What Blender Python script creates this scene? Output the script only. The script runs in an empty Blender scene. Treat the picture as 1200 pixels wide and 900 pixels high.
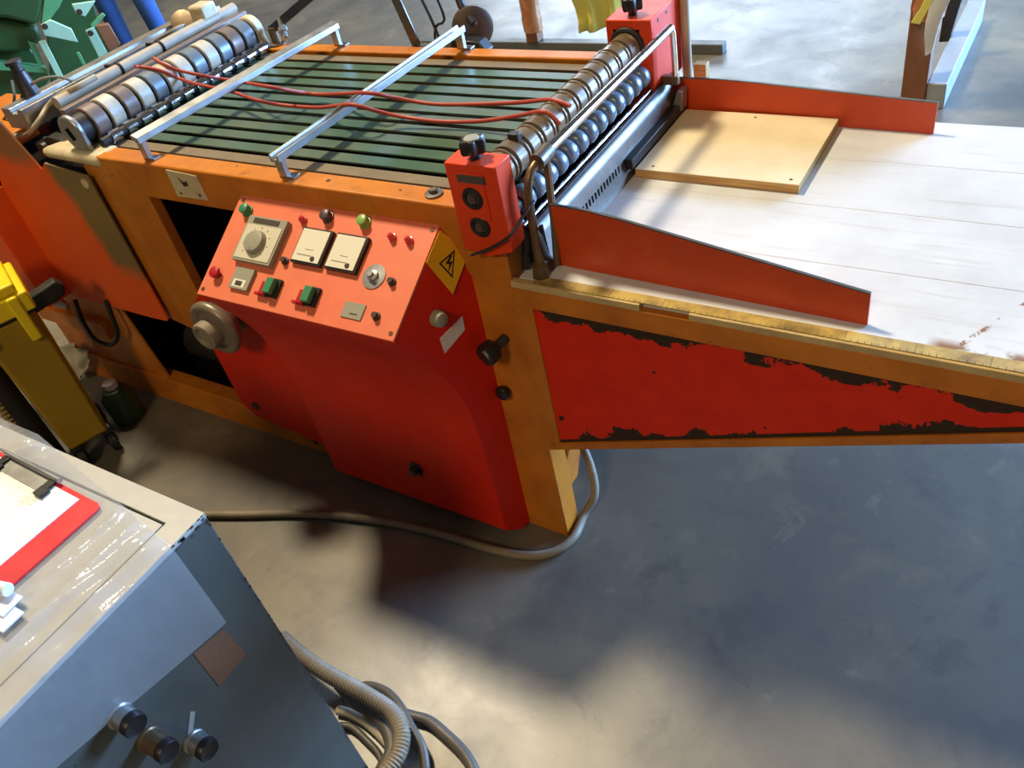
import bpy, bmesh, math, random
from mathutils import Vector, Matrix, Euler
random.seed(7)
S = bpy.context.scene
col = S.collection
PI = math.pi

# ---------------------------------------------------------------- camera
F_PX = 991.8
CAM = Vector((0.813, -1.061, 1.65))
yaw, pitch, roll = 0.68771, -0.70144, 0.23952
CM = Matrix.Rotation(yaw, 3, 'Z') @ Matrix.Rotation(pitch, 3, 'X') @ Matrix.Rotation(roll, 3, 'Y')
RIGHT, FWD, UP = CM.col[0], CM.col[1], CM.col[2]
cd = bpy.data.cameras.new('camera'); cam = bpy.data.objects.new('camera', cd); col.objects.link(cam)
cm = Matrix((RIGHT, UP, -FWD)).transposed().to_4x4(); cm.translation = CAM
cam.matrix_world = cm
cd.sensor_width = 36; cd.lens = F_PX / 1200 * 36; cd.clip_start = .02; cd.clip_end = 200
S.camera = cam

def at_plane(u, v, p, n):
    d = RIGHT * ((u - 600) / F_PX) - UP * ((v - 450) / F_PX) + FWD
    return CAM + d * ((Vector(p) - CAM).dot(n) / d.dot(n))
def at(u, v, ax, val):
    """point where the sight line through a photo pixel meets the plane axis = val"""
    d = RIGHT * ((u - 600) / F_PX) - UP * ((v - 450) / F_PX) + FWD
    t = (val - CAM[ax]) / d[ax]
    return CAM + d * t

# ---------------------------------------------------------------- world, lights, exposure
W = bpy.data.worlds.new('hall'); S.world = W; W.use_nodes = True
bg = W.node_tree.nodes['Background']; bg.inputs[0].default_value = (1.0, .90, .74, 1); bg.inputs[1].default_value = .10

def area(name, loc, target, size, size_y, power, color, shape='RECTANGLE'):
    l = bpy.data.lights.new(name, 'AREA'); l.shape = shape; l.size = size; l.size_y = size_y
    l.energy = power; l.color = color
    o = bpy.data.objects.new(name, l); col.objects.link(o); o.location = loc
    o.rotation_euler = (Vector(target) - Vector(loc)).to_track_quat('-Z', 'Y').to_euler()
    return o
area('assumed_high_bay_lamp', (-3.0, 1.3, 6.6), (-.2, .2, .5), .95, .95, 640, (1.0, .84, .58), 'DISK')  # assumed ceiling lamp, unseen; placed along the slant of the cast shadows
area('assumed_door_daylight', (5.2, 7.8, 2.1), (.2, 1.0, .1), 5.0, 3.6, 3900, (.30, .55, 1.0))  # assumed door, unseen; direction taken from the bluish light and its shadows
area('added_rear_fill', (-2.0, 10.0, 2.6), (-.5, 2.0, 0), 9.0, 1.8, 800, (.64, .80, 1.0))  # area lamp added for floor reflections; the wall behind has no window
area('warm_front_fill', (1.0, -6.0, 5.6), (0, -.5, .4), 1.5, 1.5, 180, (1.0, .74, .42), 'DISK')  # added warm fill for the machine fronts, source unseen
S.view_settings.view_transform = 'Standard'; S.view_settings.look = 'None'
S.view_settings.gamma = 1; S.view_settings.exposure = -0.12; S.view_settings.use_curve_mapping = False

# ---------------------------------------------------------------- materials
MATS = {}
def srgb(r, g, b):
    f = lambda c: (c / 255 / 12.92) if c / 255 <= .04045 else ((c / 255 + .055) / 1.055) ** 2.4
    return (f(r), f(g), f(b), 1)
class NT:
    def __init__(s, name):
        m = bpy.data.materials.new(name); m.use_nodes = True; s.m = m; s.t = m.node_tree; s.n = s.t.nodes
        s.b = s.n['Principled BSDF']; s.pos = s.new('ShaderNodeNewGeometry').outputs['Position']
    def new(s, k): return s.n.new(k)
    def link(s, a, b): s.t.links.new(a, b)
    def noise(s, scale, detail=5, rough=.55, vec=None, dist=0):
        n = s.new('ShaderNodeTexNoise'); n.inputs['Scale'].default_value = scale; n.inputs['Detail'].default_value = detail
        n.inputs['Roughness'].default_value = rough; n.inputs['Distortion'].default_value = dist
        s.link(vec or s.pos, n.inputs['Vector']); return n.outputs['Fac']
    def ramp(s, fac, stops):
        r = s.new('ShaderNodeValToRGB'); e = r.color_ramp.elements
        while len(e) < len(stops): e.new(.5)
        for x, (p, c) in zip(e, stops): x.position = p; x.color = c if len(c) == 4 else (*c, 1)
        s.link(fac, r.inputs[0]); return r.outputs[0]
    def mapr(s, fac, a, b, c=0, d=1):
        r = s.new('ShaderNodeMapRange'); s.link(fac, r.inputs[0])
        for i, v in zip((1, 2, 3, 4), (a, b, c, d)): r.inputs[i].default_value = v
        return r.outputs[0]
    def mix(s, fac, a, b):
        x = s.new('ShaderNodeMix'); x.data_type = 'RGBA'
        for sock, v in ((x.inputs[0], fac), (x.inputs[6], a), (x.inputs[7], b)):
            if isinstance(v, (tuple, list, float, int)): sock.default_value = v
            else: s.link(v, sock)
        return x.outputs[2]
    def math(s, op, a, b=None):
        x = s.new('ShaderNodeMath'); x.operation = op
        for i, v in enumerate((a, b)):
            if v is None: continue
            if isinstance(v, (float, int)): x.inputs[i].default_value = v
            else: s.link(v, x.inputs[i])
        return x.outputs[0]
    def sep(s):
        x = s.new('ShaderNodeSeparateXYZ'); s.link(s.pos, x.inputs[0]); return x.outputs
    def scaled(s, sc):
        x = s.new('ShaderNodeVectorMath'); x.operation = 'MULTIPLY'; s.link(s.pos, x.inputs[0]); x.inputs[1].default_value = sc
        return x.outputs[0]
    def bump(s, h, strength=.3, dist=.002):
        b = s.new('ShaderNodeBump'); b.inputs['Strength'].default_value = strength; b.inputs['Distance'].default_value = dist
        s.link(h, b.inputs['Height']); s.link(b.outputs[0], s.b.inputs['Normal'])
    def done(s, colr, rough=.5, metal=0, spec=.5):
        if isinstance(colr, (tuple, list)): s.b.inputs['Base Color'].default_value = colr
        else: s.link(colr, s.b.inputs['Base Color'])
        if isinstance(rough, (float, int)): s.b.inputs['Roughness'].default_value = rough
        else: s.link(rough, s.b.inputs['Roughness'])
        s.b.inputs['Metallic'].default_value = metal; s.b.inputs['Specular IOR Level'].default_value = spec
        MATS[s.m.name] = s.m; return s.m

def plain(name, rgb, rough=.5, metal=0, dirt=.35, dcol=(40, 34, 26), scale=14, spec=.5, bump=.0):
    """paint / metal / rubber with procedural grime"""
    t = NT(name); c = srgb(*rgb)
    n = t.noise(scale, 6, .6); n2 = t.noise(scale * 5, 4, .6)
    f = t.math('MULTIPLY', t.mapr(n, .42, .72), dirt)
    cc = t.mix(f, c, srgb(*dcol))
    cc = t.mix(t.mapr(n2, .45, .8, 0, dirt * .45), cc, srgb(*[min(255, int(x * 1.15 + 12)) for x in rgb]))
    if bump: t.bump(n2, bump, .001)
    return t.done(cc, t.mapr(n, .3, .7, max(.05, rough - .08), min(1, rough + .1)), metal, spec)


plain('red_paint', (214, 36, 10), .45, 0, .25, (150, 36, 16), 6, .25)
plain('red_panel_glare', (224, 122, 90), .38, 0, .45, (228, 92, 56), 5, .6)  # red lightened to salmon, lamp glare painted into the colour
plain('guide_red', (200, 70, 26), .45, 0, .35, (150, 50, 28), 6, .45)
plain('block_red', (226, 68, 28), .45, 0, .22, (170, 50, 26), 9, .3)
plain('belt_green', (66, 94, 74), .36, 0, .55, (104, 106, 86), 5, .5)
plain('belt_edge_tan', (120, 104, 76), .6, 0, .4, (70, 60, 44), 8)
plain('motor_brown', (84, 68, 56), .5, .3, .5, (44, 36, 32), 16)
plain('black_rubber', (22, 21, 21), .55, 0, .3, (50, 46, 40), 20)
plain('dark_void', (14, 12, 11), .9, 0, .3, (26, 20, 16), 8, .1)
plain('aluminium', (172, 173, 172), .36, .8, .10, (120, 118, 112), 18)
plain('chrome', (214, 216, 222), .14, 1.0, .15, (140, 138, 134), 16)
plain('steel', (120, 116, 110), .4, .8, .5, (60, 52, 44), 14)
plain('steel_dark', (70, 68, 70), .42, .6, .5, (38, 32, 28), 14)
plain('steel_brown', (118, 98, 74), .38, .55, .5, (70, 54, 38), 20)
plain('roller_brown', (124, 106, 80), .34, .3, .45, (84, 66, 46), 22, .6)
plain('roller_taupe', (128, 112, 104), .38, .2, .4, (90, 78, 72), 22)
plain('roller_cream', (196, 190, 172), .42, .05, .45, (140, 132, 118), 26)
plain('roller_slate', (120, 132, 142), .36, .25, .4, (88, 94, 100), 24)
plain('roller_blue_grey', (104, 120, 134), .32, .25, .3, (70, 84, 96), 26, .7)
plain('wheel_grey', (128, 118, 102), .4, .35, .4, (84, 74, 62), 24)
plain('cream_plate', (204, 192, 158), .5, 0, .5, (150, 128, 92), 20)
plain('ivory_plastic', (206, 200, 180), .4, 0, .2, (170, 160, 136), 30)
plain('meter_white', (226, 222, 206), .25, 0, .1, (190, 184, 166), 30)
plain('panel_grey', (150, 148, 132), .45, 0, .25, (110, 106, 92), 24)
plain('button_green', (52, 132, 92), .4, 0, .2, (40, 84, 62), 30)
plain('button_lime', (128, 172, 84), .4, 0, .2, (90, 130, 60), 30)
plain('button_plum', (84, 66, 72), .4, 0, .2, (50, 40, 44), 30)
plain('button_red', (176, 28, 34), .35, 0, .15, (120, 20, 26), 30)
plain('lamp_red', (214, 70, 70), .2, 0, .1, (170, 40, 40), 30, .8)
plain('black_plastic', (26, 25, 26), .4, 0, .2, (52, 48, 44), 26)
plain('sign_yellow', (224, 168, 20), .45, 0, .2, (190, 130, 20), 14)
plain('label_white', (222, 216, 212), .6, 0, .15, (190, 180, 176), 30)
plain('cable_red', (168, 62, 46), .5, 0, .3, (120, 50, 40), 20)
plain('hose_grey', (132, 120, 100), .6, 0, .4, (84, 72, 56), 18)
plain('hose_black', (78, 74, 68), .5, 0, .4, (44, 40, 36), 18)
plain('hose_tan', (176, 164, 142), .5, 0, .3, (120, 108, 90), 18)
plain('tape_cream', (196, 172, 122), .6, 0, .5, (128, 98, 56), 14)
plain('tape_brown', (128, 88, 62), .6, 0, .25, (100, 66, 46), 16)
plain('cabinet_top', (180, 177, 166), .5, 0, .3, (146, 140, 126), 10)
plain('clipboard_red', (206, 44, 48), .4, 0, .1, (180, 40, 44), 10)
plain('card_white', (222, 224, 230), .5, 0, .05, (190, 192, 200), 14)
plain('yellow_shaded', (158, 128, 14), .42, 0, .25, (120, 92, 18), 8)  # tub yellow darkened to stand in for shadow; the lid stays bright
plain('yellow_bright', (240, 214, 20), .4, 0, .12, (210, 170, 20), 8)
plain('green_dark', (46, 86, 48), .4, 0, .5, (24, 48, 28), 3)
plain('green_mid', (86, 158, 108), .4, 0, .35, (52, 104, 70), 4)
plain('green_mint', (166, 212, 182), .4, 0, .2, (120, 170, 138), 6)
plain('denim', (62, 98, 162), .8, 0, .4, (40, 66, 120), 9, .2)
plain('shirt_maroon', (120, 28, 48), .8, 0, .2, (80, 20, 34), 9, .2)
plain('skin', (206, 156, 128), .5, 0, .1, (186, 130, 104), 12)
plain('hair_dark', (44, 32, 26), .7, 0, .2, (24, 18, 14), 40)
plain('boot_black', (36, 32, 30), .5, 0, .2, (60, 54, 46), 20)
plain('wood_brown', (128, 84, 54), .55, 0, .4, (86, 54, 34), 9)
plain('packing_tape', (160, 98, 54), .22, 0, .35, (214, 170, 120), 16, .7)
plain('film_white', (226, 232, 236), .25, 0, .1, (190, 200, 206), 10)
plain('film_yellow', (226, 222, 110), .35, 0, .15, (200, 190, 70), 8)
plain('runner_blue_grey', (150, 158, 164), .5, 0, .25, (116, 124, 130), 6)
plain('runner_dark', (84, 88, 86), .5, 0, .3, (60, 60, 56), 6)
plain('rag_white', (200, 196, 178), .8, 0, .3, (150, 142, 120), 10)
plain('bottle_green', (46, 78, 40), .35, 0, .3, (26, 48, 24), 10)
plain('wall_beige', (188, 182, 150), .8, 0, .2, (160, 152, 124), 1.2)
plain('pole_tan', (176, 160, 132), .5, .2, .3, (140, 124, 100), 10)
plain('chip_dark', (58, 44, 34), .6, 0, .3, (34, 26, 22), 30)

def orange_paint():
    t = NT('orange_paint'); n = t.noise(6, 6, .6); n2 = t.noise(26, 5, .6)
    c = t.mix(t.mapr(n, .38, .72), srgb(202, 122, 32), srgb(164, 90, 26))
    c = t.mix(t.mapr(n2, .58, .74, 0, .5), c, srgb(120, 70, 26))
    c = t.mix(t.mapr(t.noise(40, 4, .65), .70, .72), c, srgb(64, 42, 26))
    return t.done(c, t.mapr(n, .3, .7, .38, .55), 0, .35)
orange_paint()
def chipped_red():
    t = NT('bracket_red'); x, y, z = t.sep()
    n = t.noise(16, 5, .62); n2 = t.noise(60, 3, .6); big = t.noise(7, 2, .5)
    # bare primer shows in ragged patches along the welded top flange and the lower edge
    top = t.math('SUBTRACT', .712, z)
    low = t.math('SUBTRACT', z, t.math('ADD', t.math('MULTIPLY', x, .385), .340))
    reach = t.math('MULTIPLY', t.mapr(t.noise(9, 6, .65), .38, .56), .030)
    chip1 = t.mapr(t.math('SUBTRACT', reach, top), -.001, .001)
    reach2 = t.math('MULTIPLY', t.mapr(t.noise(6, 6, .65), .54, .64), .034)
    chip2 = t.mapr(t.math('SUBTRACT', reach2, low), -.001, .001)
    spots = t.mapr(t.noise(30, 5, .6), .675, .69)
    f = t.math('MAXIMUM', t.math('MAXIMUM', chip1, chip2), spots)
    base = t.mix(t.mapr(n, .35, .7), srgb(222, 46, 12), srgb(206, 38, 12))
    c = t.mix(f, base, t.mix(n2, srgb(62, 46, 34), srgb(46, 36, 30)))
    return t.done(c, t.mapr(f, 0, 1, .45, .7), 0, .22)
chipped_red()

def cover_red():
    t = NT('cover_red'); x, y, z = t.sep()
    n = t.noise(6, 5, .6)
    # a broad olive band runs down the right-hand part of the cover
    d = t.math('ADD', t.math('ADD', t.math('ADD', x, 1.36), t.math('MULTIPLY', t.math('SUBTRACT', z, .68), .22)), t.math('MULTIPLY', t.math('SUBTRACT', n, .5), .16))
    d2 = t.math('SUBTRACT', z, t.math('ADD', .545, t.math('MULTIPLY', t.math('SUBTRACT', n, .5), .18)))
    f = t.math('MULTIPLY', t.mapr(d, -.035, .02), t.mapr(d2, -.02, .03))
    e = t.math('MULTIPLY', t.mapr(t.math('ADD', z, t.math('MULTIPLY', n, .08)), .89, .93), .8)
    f = t.math('MAXIMUM', f, e)
    c = t.mix(f, t.mix(n, srgb(230, 76, 26), srgb(234, 110, 42)), srgb(126, 106, 70))
    return t.done(c, .55, 0, .35)
cover_red()

def concrete():
    t = NT('concrete'); 
    big = t.noise(.9, 4, .6, dist=.6); mid = t.noise(3.2, 6, .62, dist=.4); fine = t.noise(38, 5, .65)
    c = t.ramp(big, [(.30, srgb(88, 87, 82)), (.5, srgb(106, 102, 92)), (.72, srgb(132, 122, 98))])
    c = t.mix(t.mapr(mid, .50, .70, 0, .6), c, srgb(72, 70, 69))
    c = t.mix(t.mapr(mid, .44, .28, 0, .5), c, srgb(142, 134, 116))
    patch = t.noise(6.5, 7, .7, dist=.8)
    c = t.mix(t.mapr(patch, .56, .66, 0, .4), c, srgb(72, 70, 70))
    c = t.mix(t.mapr(patch, .40, .32, 0, .3), c, srgb(146, 140, 126))
    c = t.mix(t.mapr(fine, .58, .8, 0, .35), c, srgb(70, 66, 60))
    # old scrape lines
    sc = t.noise(2.2, 2, .5, vec=t.scaled((1.0, 7.0, 1.0)), dist=2.2)
    line = t.math('ABSOLUTE', t.math('SUBTRACT', sc, .5))
    c = t.mix(t.mapr(line, .004, 0, 0, .35), c, srgb(84, 80, 78))
    t.bump(fine, .15, .001)
    return t.done(c, t.mapr(mid, .3, .7, .34, .46), 0, .5)
concrete()

def table_white():
    t = NT('table_white'); x, y, z = t.sep()
    n = t.noise(6, 5, .6); grain = t.noise(5, 5, .6, vec=t.scaled((1, 14, 1)))
    c = t.mix(t.mapr(n, .4, .75), srgb(208, 212, 216), srgb(190, 192, 194))
    c = t.mix(t.mapr(grain, .56, .74, 0, .4), c, srgb(168, 160, 148))
    # chipped bare wood along a scratch and by the front edge
    d = t.math('ABSOLUTE', t.math('SUBTRACT', t.math('SUBTRACT', x, .735), t.math('MULTIPLY', y, .55)))
    rng = t.math('MULTIPLY', t.mapr(y, .02, .035), t.mapr(y, .24, .22))
    f = t.math('MULTIPLY', t.math('MULTIPLY', t.mapr(d, .006, .003), rng), t.mapr(t.noise(42, 3, .6), .5, .56))
    e = t.math('MULTIPLY', t.mapr(y, .050, .032), t.math('MULTIPLY', t.mapr(x, .71, .73), t.mapr(t.noise(14, 4, .6), .42, .5)))
    f = t.math('MAXIMUM', f, e)
    spots = t.mapr(t.noise(22, 3, .6), .765, .78)
    c = t.mix(t.math('MAXIMUM', f, spots), c, srgb(136, 100, 66))
    t.bump(grain, .12, .001)
    return t.done(c, .5, 0, .35)
table_white()

def ply_board():
    t = NT('board_cream'); n = t.noise(9, 5, .6)
    return t.done(t.mix(t.mapr(n, .4, .75), srgb(226, 212, 178), srgb(212, 194, 156)), .45, 0, .4)
ply_board()
def ply_edge():
    t = NT('board_edge'); n = t.noise(9, 4, .6, vec=t.scaled((1, 1, 40)))
    return t.done(t.mix(t.mapr(n, .35, .65), srgb(206, 174, 110), srgb(160, 122, 66)), .65)
ply_edge()

def ruler():
    t = NT('ruler_yellow'); x, y, z = t.sep()
    w = t.math('FRACT', t.math('MULTIPLY', x, 100)); 
    tick = t.math('MULTIPLY', t.mapr(w, .14, .10), t.mapr(t.noise(12, 4, .6), .36, .5))
    big = t.mapr(t.math('FRACT', t.math('MULTIPLY', x, 10)), .07, .05)
    ylim = t.math('MAXIMUM', big, t.mapr(y, .006, .0055))
    n = t.noise(16, 5, .65)
    c = t.mix(t.mapr(n, .42, .66, 0, .9), srgb(194, 168, 92), srgb(118, 98, 60))
    c = t.mix(t.math('MULTIPLY', t.math('MULTIPLY', tick, ylim), .75), c, srgb(50, 42, 30))
    return t.done(c, .5)
ruler()

def cabinet_grey():
    t = NT('cabinet_grey'); x, y, z = t.sep()
    n = t.noise(9, 5, .6); f2 = t.noise(55, 4, .6)
    c = t.mix(t.mapr(n, .35, .75), srgb(88, 91, 86), srgb(74, 77, 73))
    spots = t.mapr(t.noise(30, 4, .6), .72, .735)
    # chipped paint along the top and far edges
    edge = t.math('MAXIMUM', t.mapr(z, .835, .848), t.mapr(y, -.708, -.700))
    ch = t.math('MULTIPLY', edge, t.mapr(f2, .5, .56))
    c = t.mix(t.math('MAXIMUM', spots, ch), c, srgb(36, 38, 46))
    t.bump(f2, .08, .001)
    return t.done(c, .42, 0, .5)
cabinet_grey()

def plastic_film():
    t = NT('plastic_film'); n = t.noise(5, 4, .6)
    t.b.inputs['Alpha'].default_value = .32
    t.bump(t.noise(18, 4, .6), .5, .006)
    return t.done(t.mix(n, srgb(206, 206, 204), srgb(186, 187, 190)), .12, 0, .9)
plastic_film()

def paper():
    t = NT('paper'); x, y, z = t.sep()
    ln = t.mapr(t.math('FRACT', t.math('MULTIPLY', t.math('ADD', t.math('MULTIPLY', y, 1.0), t.math('MULTIPLY', x, -.02)), 120)), .18, .12)
    tx = t.mapr(t.noise(90, 2, .5, vec=t.scaled((1.2, .12, 1))), .45, .55)
    c = t.mix(t.math('MULTIPLY', t.math('MULTIPLY', ln, tx), .45), srgb(236, 236, 238), srgb(140, 140, 150))
    return t.done(c, .7, 0, .2)
paper()

# ---------------------------------------------------------------- mesh helpers
class MB:
    """collects shapes of one part; several materials allowed"""
    def __init__(s): s.v = []; s.f = []; s.mi = []; s.mats = []; s.cur = 0
    def use(s, m):
        if m not in s.mats: s.mats.append(m)
        s.cur = s.mats.index(m); return s
    def add(s, vs, fs, M=None):
        o = len(s.v)
        s.v += [tuple(M @ Vector(p)) if M else tuple(p) for p in vs]
        s.f += [tuple(i + o for i in q) for q in fs]; s.mi += [s.cur] * len(fs); return s
    def box(s, x0, x1, y0, y1, z0, z1, M=None):
        vs = [(x, y, z) for z in (z0, z1) for y in (y0, y1) for x in (x0, x1)]
        return s.add(vs, [(0, 2, 3, 1), (4, 5, 7, 6), (0, 1, 5, 4), (2, 6, 7, 3), (0, 4, 6, 2), (1, 3, 7, 5)], M)
    def prism(s, pts, a, b, ax, M=None):
        """polygon in the two other axes (order kept: yz, xz, xy) extruded from a to b along ax"""
        def mk(p, t):
            return {0: (t, p[0], p[1]), 1: (p[0], t, p[1]), 2: (p[0], p[1], t)}[ax]
        n = len(pts); vs = [mk(p, a) for p in pts] + [mk(p, b) for p in pts]
        fs = [tuple(range(n))[::-1], tuple(range(n, 2 * n))] + [(i, (i + 1) % n, n + (i + 1) % n, n + i) for i in range(n)]
        return s.add(vs, fs, M)
    def frame(s, d):
        d = Vector(d).normalized(); u = d.orthogonal().normalized(); return d, u, d.cross(u)
    def lathe(s, a, d, prof, n=20, cap=True):
        """profile (distance along axis, radius) turned about the axis through a along d"""
        d, u, w = s.frame(d); a = Vector(a); vs = []; fs = []; k = len(prof)
        for h, r in prof:
            for i in range(n):
                t = 2 * PI * i / n; vs.append(a + d * h + (u * math.cos(t) + w * math.sin(t)) * r)
        for j in range(k - 1):
            for i in range(n):
                i2 = (i + 1) % n; fs.append((j * n + i, j * n + i2, (j + 1) * n + i2, (j + 1) * n + i))
        if cap: fs.append(tuple(range(n))[::-1]); fs.append(tuple(range((k - 1) * n, k * n)))
        return s.add(vs, fs)
    def rod(s, a, b, r, n=14, r2=None):
        a = Vector(a); b = Vector(b); L = (b - a).length
        return s.lathe(a, b - a, [(0, r), (L, r if r2 is None else r2)], n)
    def tube(s, pts, r, n=10, rib=0, cap=True):
        pts = [Vector(p) for p in pts]; vs = []; fs = []; k = len(pts); up = None
        for i, p in enumerate(pts):
            d = (pts[min(i + 1, k - 1)] - pts[max(i - 1, 0)]).normalized()
            if up is None: up = d.orthogonal().normalized()
            up = (up - d * up.dot(d)).normalized(); w = d.cross(up)
            rr = (r[i] if isinstance(r, (list, tuple)) else r) * (1 - rib * (i % 2))
            for j in range(n):
                t = 2 * PI * j / n; vs.append(p + (up * math.cos(t) + w * math.sin(t)) * rr)
        for i in range(k - 1):
            for j in range(n):
                j2 = (j + 1) % n; fs.append((i * n + j, i * n + j2, (i + 1) * n + j2, (i + 1) * n + j))
        if cap: fs.append(tuple(range(n))[::-1]); fs.append(tuple(range((k - 1) * n, k * n)))
        return s.add(vs, fs)
    def torus(s, c, d, R, r, n=28, m=10):
        d, u, w = s.frame(d); c = Vector(c); vs = []; fs = []
        for i in range(n):
            t = 2 * PI * i / n; q = u * math.cos(t) + w * math.sin(t)
            for j in range(m):
                p = 2 * PI * j / m; vs.append(c + q * (R + r * math.cos(p)) + d * (r * math.sin(p)))
        for i in range(n):
            for j in range(m):
                fs.append((i * m + j, ((i + 1) % n) * m + j, ((i + 1) % n) * m + (j + 1) % m, i * m + (j + 1) % m))
        return s.add(vs, fs)

def spline(pts, step):
    """Catmull-Rom through pts, resampled at about `step` metres"""
    P = [Vector(p) for p in pts]; P = [P[0] * 2 - P[1]] + P + [P[-1] * 2 - P[-2]]; fine = []
    for i in range(1, len(P) - 2):
        for k in range(24):
            t = k / 24; a, b, c, d = P[i - 1], P[i], P[i + 1], P[i + 2]
            fine.append(.5 * ((2 * b) + (c - a) * t + (2 * a - 5 * b + 4 * c - d) * t * t + (3 * b - a - 3 * c + d) * t ** 3))
    fine.append(P[-2]); out = [fine[0]]; acc = 0
    for a, b in zip(fine, fine[1:]):
        L = (b - a).length
        while acc + L >= step:
            t = (step - acc) / L; a = a.lerp(b, t); L = (b - a).length; acc = 0; out.append(a.copy())
        acc += L
    out.append(fine[-1]); return out

WLOC = {}
def wl(o): return WLOC[o.name] if o else Vector((0, 0, 0))
def put(o, parent, w):
    col.objects.link(o); WLOC[o.name] = Vector(w); o.location = Vector(w) - wl(parent)
    if parent: o.parent = parent
def O(name, mb, mat=None, parent=None, bevel=0, base=False, sharp=40, label=None):
    """one mesh object, origin at its own middle (or base)"""
    xs = list(zip(*mb.v)); c = Vector([(min(a) + max(a)) / 2 for a in xs])
    if base: c.z = min(xs[2])
    me = bpy.data.meshes.new(name); me.from_pydata([tuple(Vector(p) - c) for p in mb.v], [], mb.f)
    for m in (mb.mats or [mat]): me.materials.append(MATS[m])
    if mb.mats: me.polygons.foreach_set('material_index', mb.mi)
    bm = bmesh.new(); bm.from_mesh(me); bmesh.ops.recalc_face_normals(bm, faces=bm.faces); bm.to_mesh(me); bm.free(); me.update()
    me.shade_smooth(); me.set_sharp_from_angle(angle=math.radians(sharp))
    o = bpy.data.objects.new(name, me); put(o, parent, c)
    if bevel:
        b = o.modifiers.new('bevel', 'BEVEL'); b.width = bevel; b.segments = 2; b.limit_method = 'ANGLE'; b.angle_limit = math.radians(50)
    if label: o['label'] = label
    return o
def dup(o, parent, w, mat=None):
    c = o.copy()
    if mat:
        c.material_slots[0].link = 'OBJECT'
    put(c, parent, w)
    if mat: c.material_slots[0].link = 'OBJECT'; c.material_slots[0].material = MATS[mat]
    return c
def tag(o, label, cat, group=None, kind=None):
    if label: o['label'] = label
    if cat: o['category'] = cat
    if group: o['group'] = group
    if kind: o['kind'] = kind
    return o
def thing(name, label, cat, loc, group=None):
    o = bpy.data.objects.new(name, None); o.empty_display_size = .1; put(o, None, loc); return tag(o, label, cat, group)

# ================================================================ the hall
tag(O('floor', MB().box(-14, 9, -6, 10.2, -.05, 0), 'concrete'), None, None, kind='structure')
tag(O('wall_back', MB().box(-14, 9, 10.2, 10.4, 0, 4.2), 'wall_beige'), None, None, kind='structure')

# ================================================================ the orange sheet-feeding machine
M = thing('sheet_feeding_machine', 'orange and red sheet feeding machine with green belts, control panel and white feed table', 'machine', (-.55, .35, 0))
RY0, RY1, NB = .062, .648, 12
PITCH = (RY1 - RY0) / NB

# --- frame
fr = O('front_rail', MB().box(-1.15, 0, 0, .055, .82, .915), 'orange_paint', M, .004)
O('back_rail', MB().box(-1.62, 0, .655, .70, .80, .915), 'orange_paint', M, .004)
O('front_post', MB().prism([(-1.27, .016), (-1.148, -.0005), (-1.03, -.0005), (-1.03, .03), (-1.27, .03)], .385, .9145, 2), 'orange_paint', M, .003)
O('front_post', MB().box(-.135, 0, 0, .06, 0, .82), 'orange_paint', M, .003)
O('base_rail', MB().box(-1.98, -.135, 0, .05, 0, .105), 'orange_paint', M, .003)
O('back_panel', MB().box(-1.95, 0, .67, .70, 0, .80), 'orange_paint', M)
O('corner_cap', MB().prism([(-1.41, .004), (-1.155, -.006), (-1.150, .066), (-1.36, .08)], .884, .9165, 2), 'cream_plate', M, .014)
br = MB(); br.use('orange_paint')
br.prism([(.10, 0), (.19, 0), (.42, .42), (.34, .42)], -.10, -.07, 0)
O('diagonal_brace', br, None, M, .002)
lp = O('machine_plate', MB().use('cream_plate').prism([(-.902, .908), (-.800, .903), (-.797, .842), (-.905, .840)], -.003, -.0005, 1)
       .use('chip_dark').prism([(-.870, .893), (-.858, .882), (-.842, .886), (-.846, .873), (-.862, .870)], -.0036, -.003, 1)
       .prism([(-.888, .853), (-.882, .853), (-.882, .847), (-.888, .847)], -.0036, -.003, 1)
       .prism([(-.822, .856), (-.815, .856), (-.815, .849), (-.822, .849)], -.0036, -.003, 1), None, M)
lp['label'] = 'worn cream maker plate'
for x, y in ((-.158, .030), (-.118, .672)):
    O('frame_bolt', MB().lathe((x, y, .915), (0, 0, 1), [(0, .018), (.004, .018), (.005, .012)], 20).lathe((x, y, .919), (0, 0, 1), [(0, .0085), (.008, .0085)], 6), 'steel', M)
O('frame_hole', MB().lathe((-.425, .030, .9155), (0, 0, 1), [(0, .005), (.0006, .005)], 10), 'chip_dark', M)

# --- interior
O('belt_gap_shade', MB().box(-1.19, -.05, .060, .65, .80, .835), 'dark_void', M)  # dark plate added so the gaps between belts read as shade
O('interior_shade', MB().box(-1.9, -.14, .30, .31, .02, .80), 'dark_void', M)  # dark sheet standing in for shade behind the front opening
O('inside_floor_shade', MB().box(-1.96, -.14, .05, .66, .012, .03), 'dark_void', M)  # dark sheet laid over the lit floor to paint shade inside
O('end_light_block', MB().box(-1.98, -1.96, .05, .66, .02, .80), 'orange_paint', M)  # added to block light entering from the left end
O('drive_shaft', MB().rod((-1.02, .16, .62), (-.70, .16, .70), .012), 'steel_dark', M)
O('drive_motor', MB().lathe((-1.46, .18, .15), (1, 0, 0), [(0, .05), (.01, .07), (.24, .07), (.25, .04), (.30, .03)], 18), 'steel_dark', M)
O('belt_guard', MB().box(-.92, -.7, .12, .14, .3, .62), 'steel_dark', M)

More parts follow.
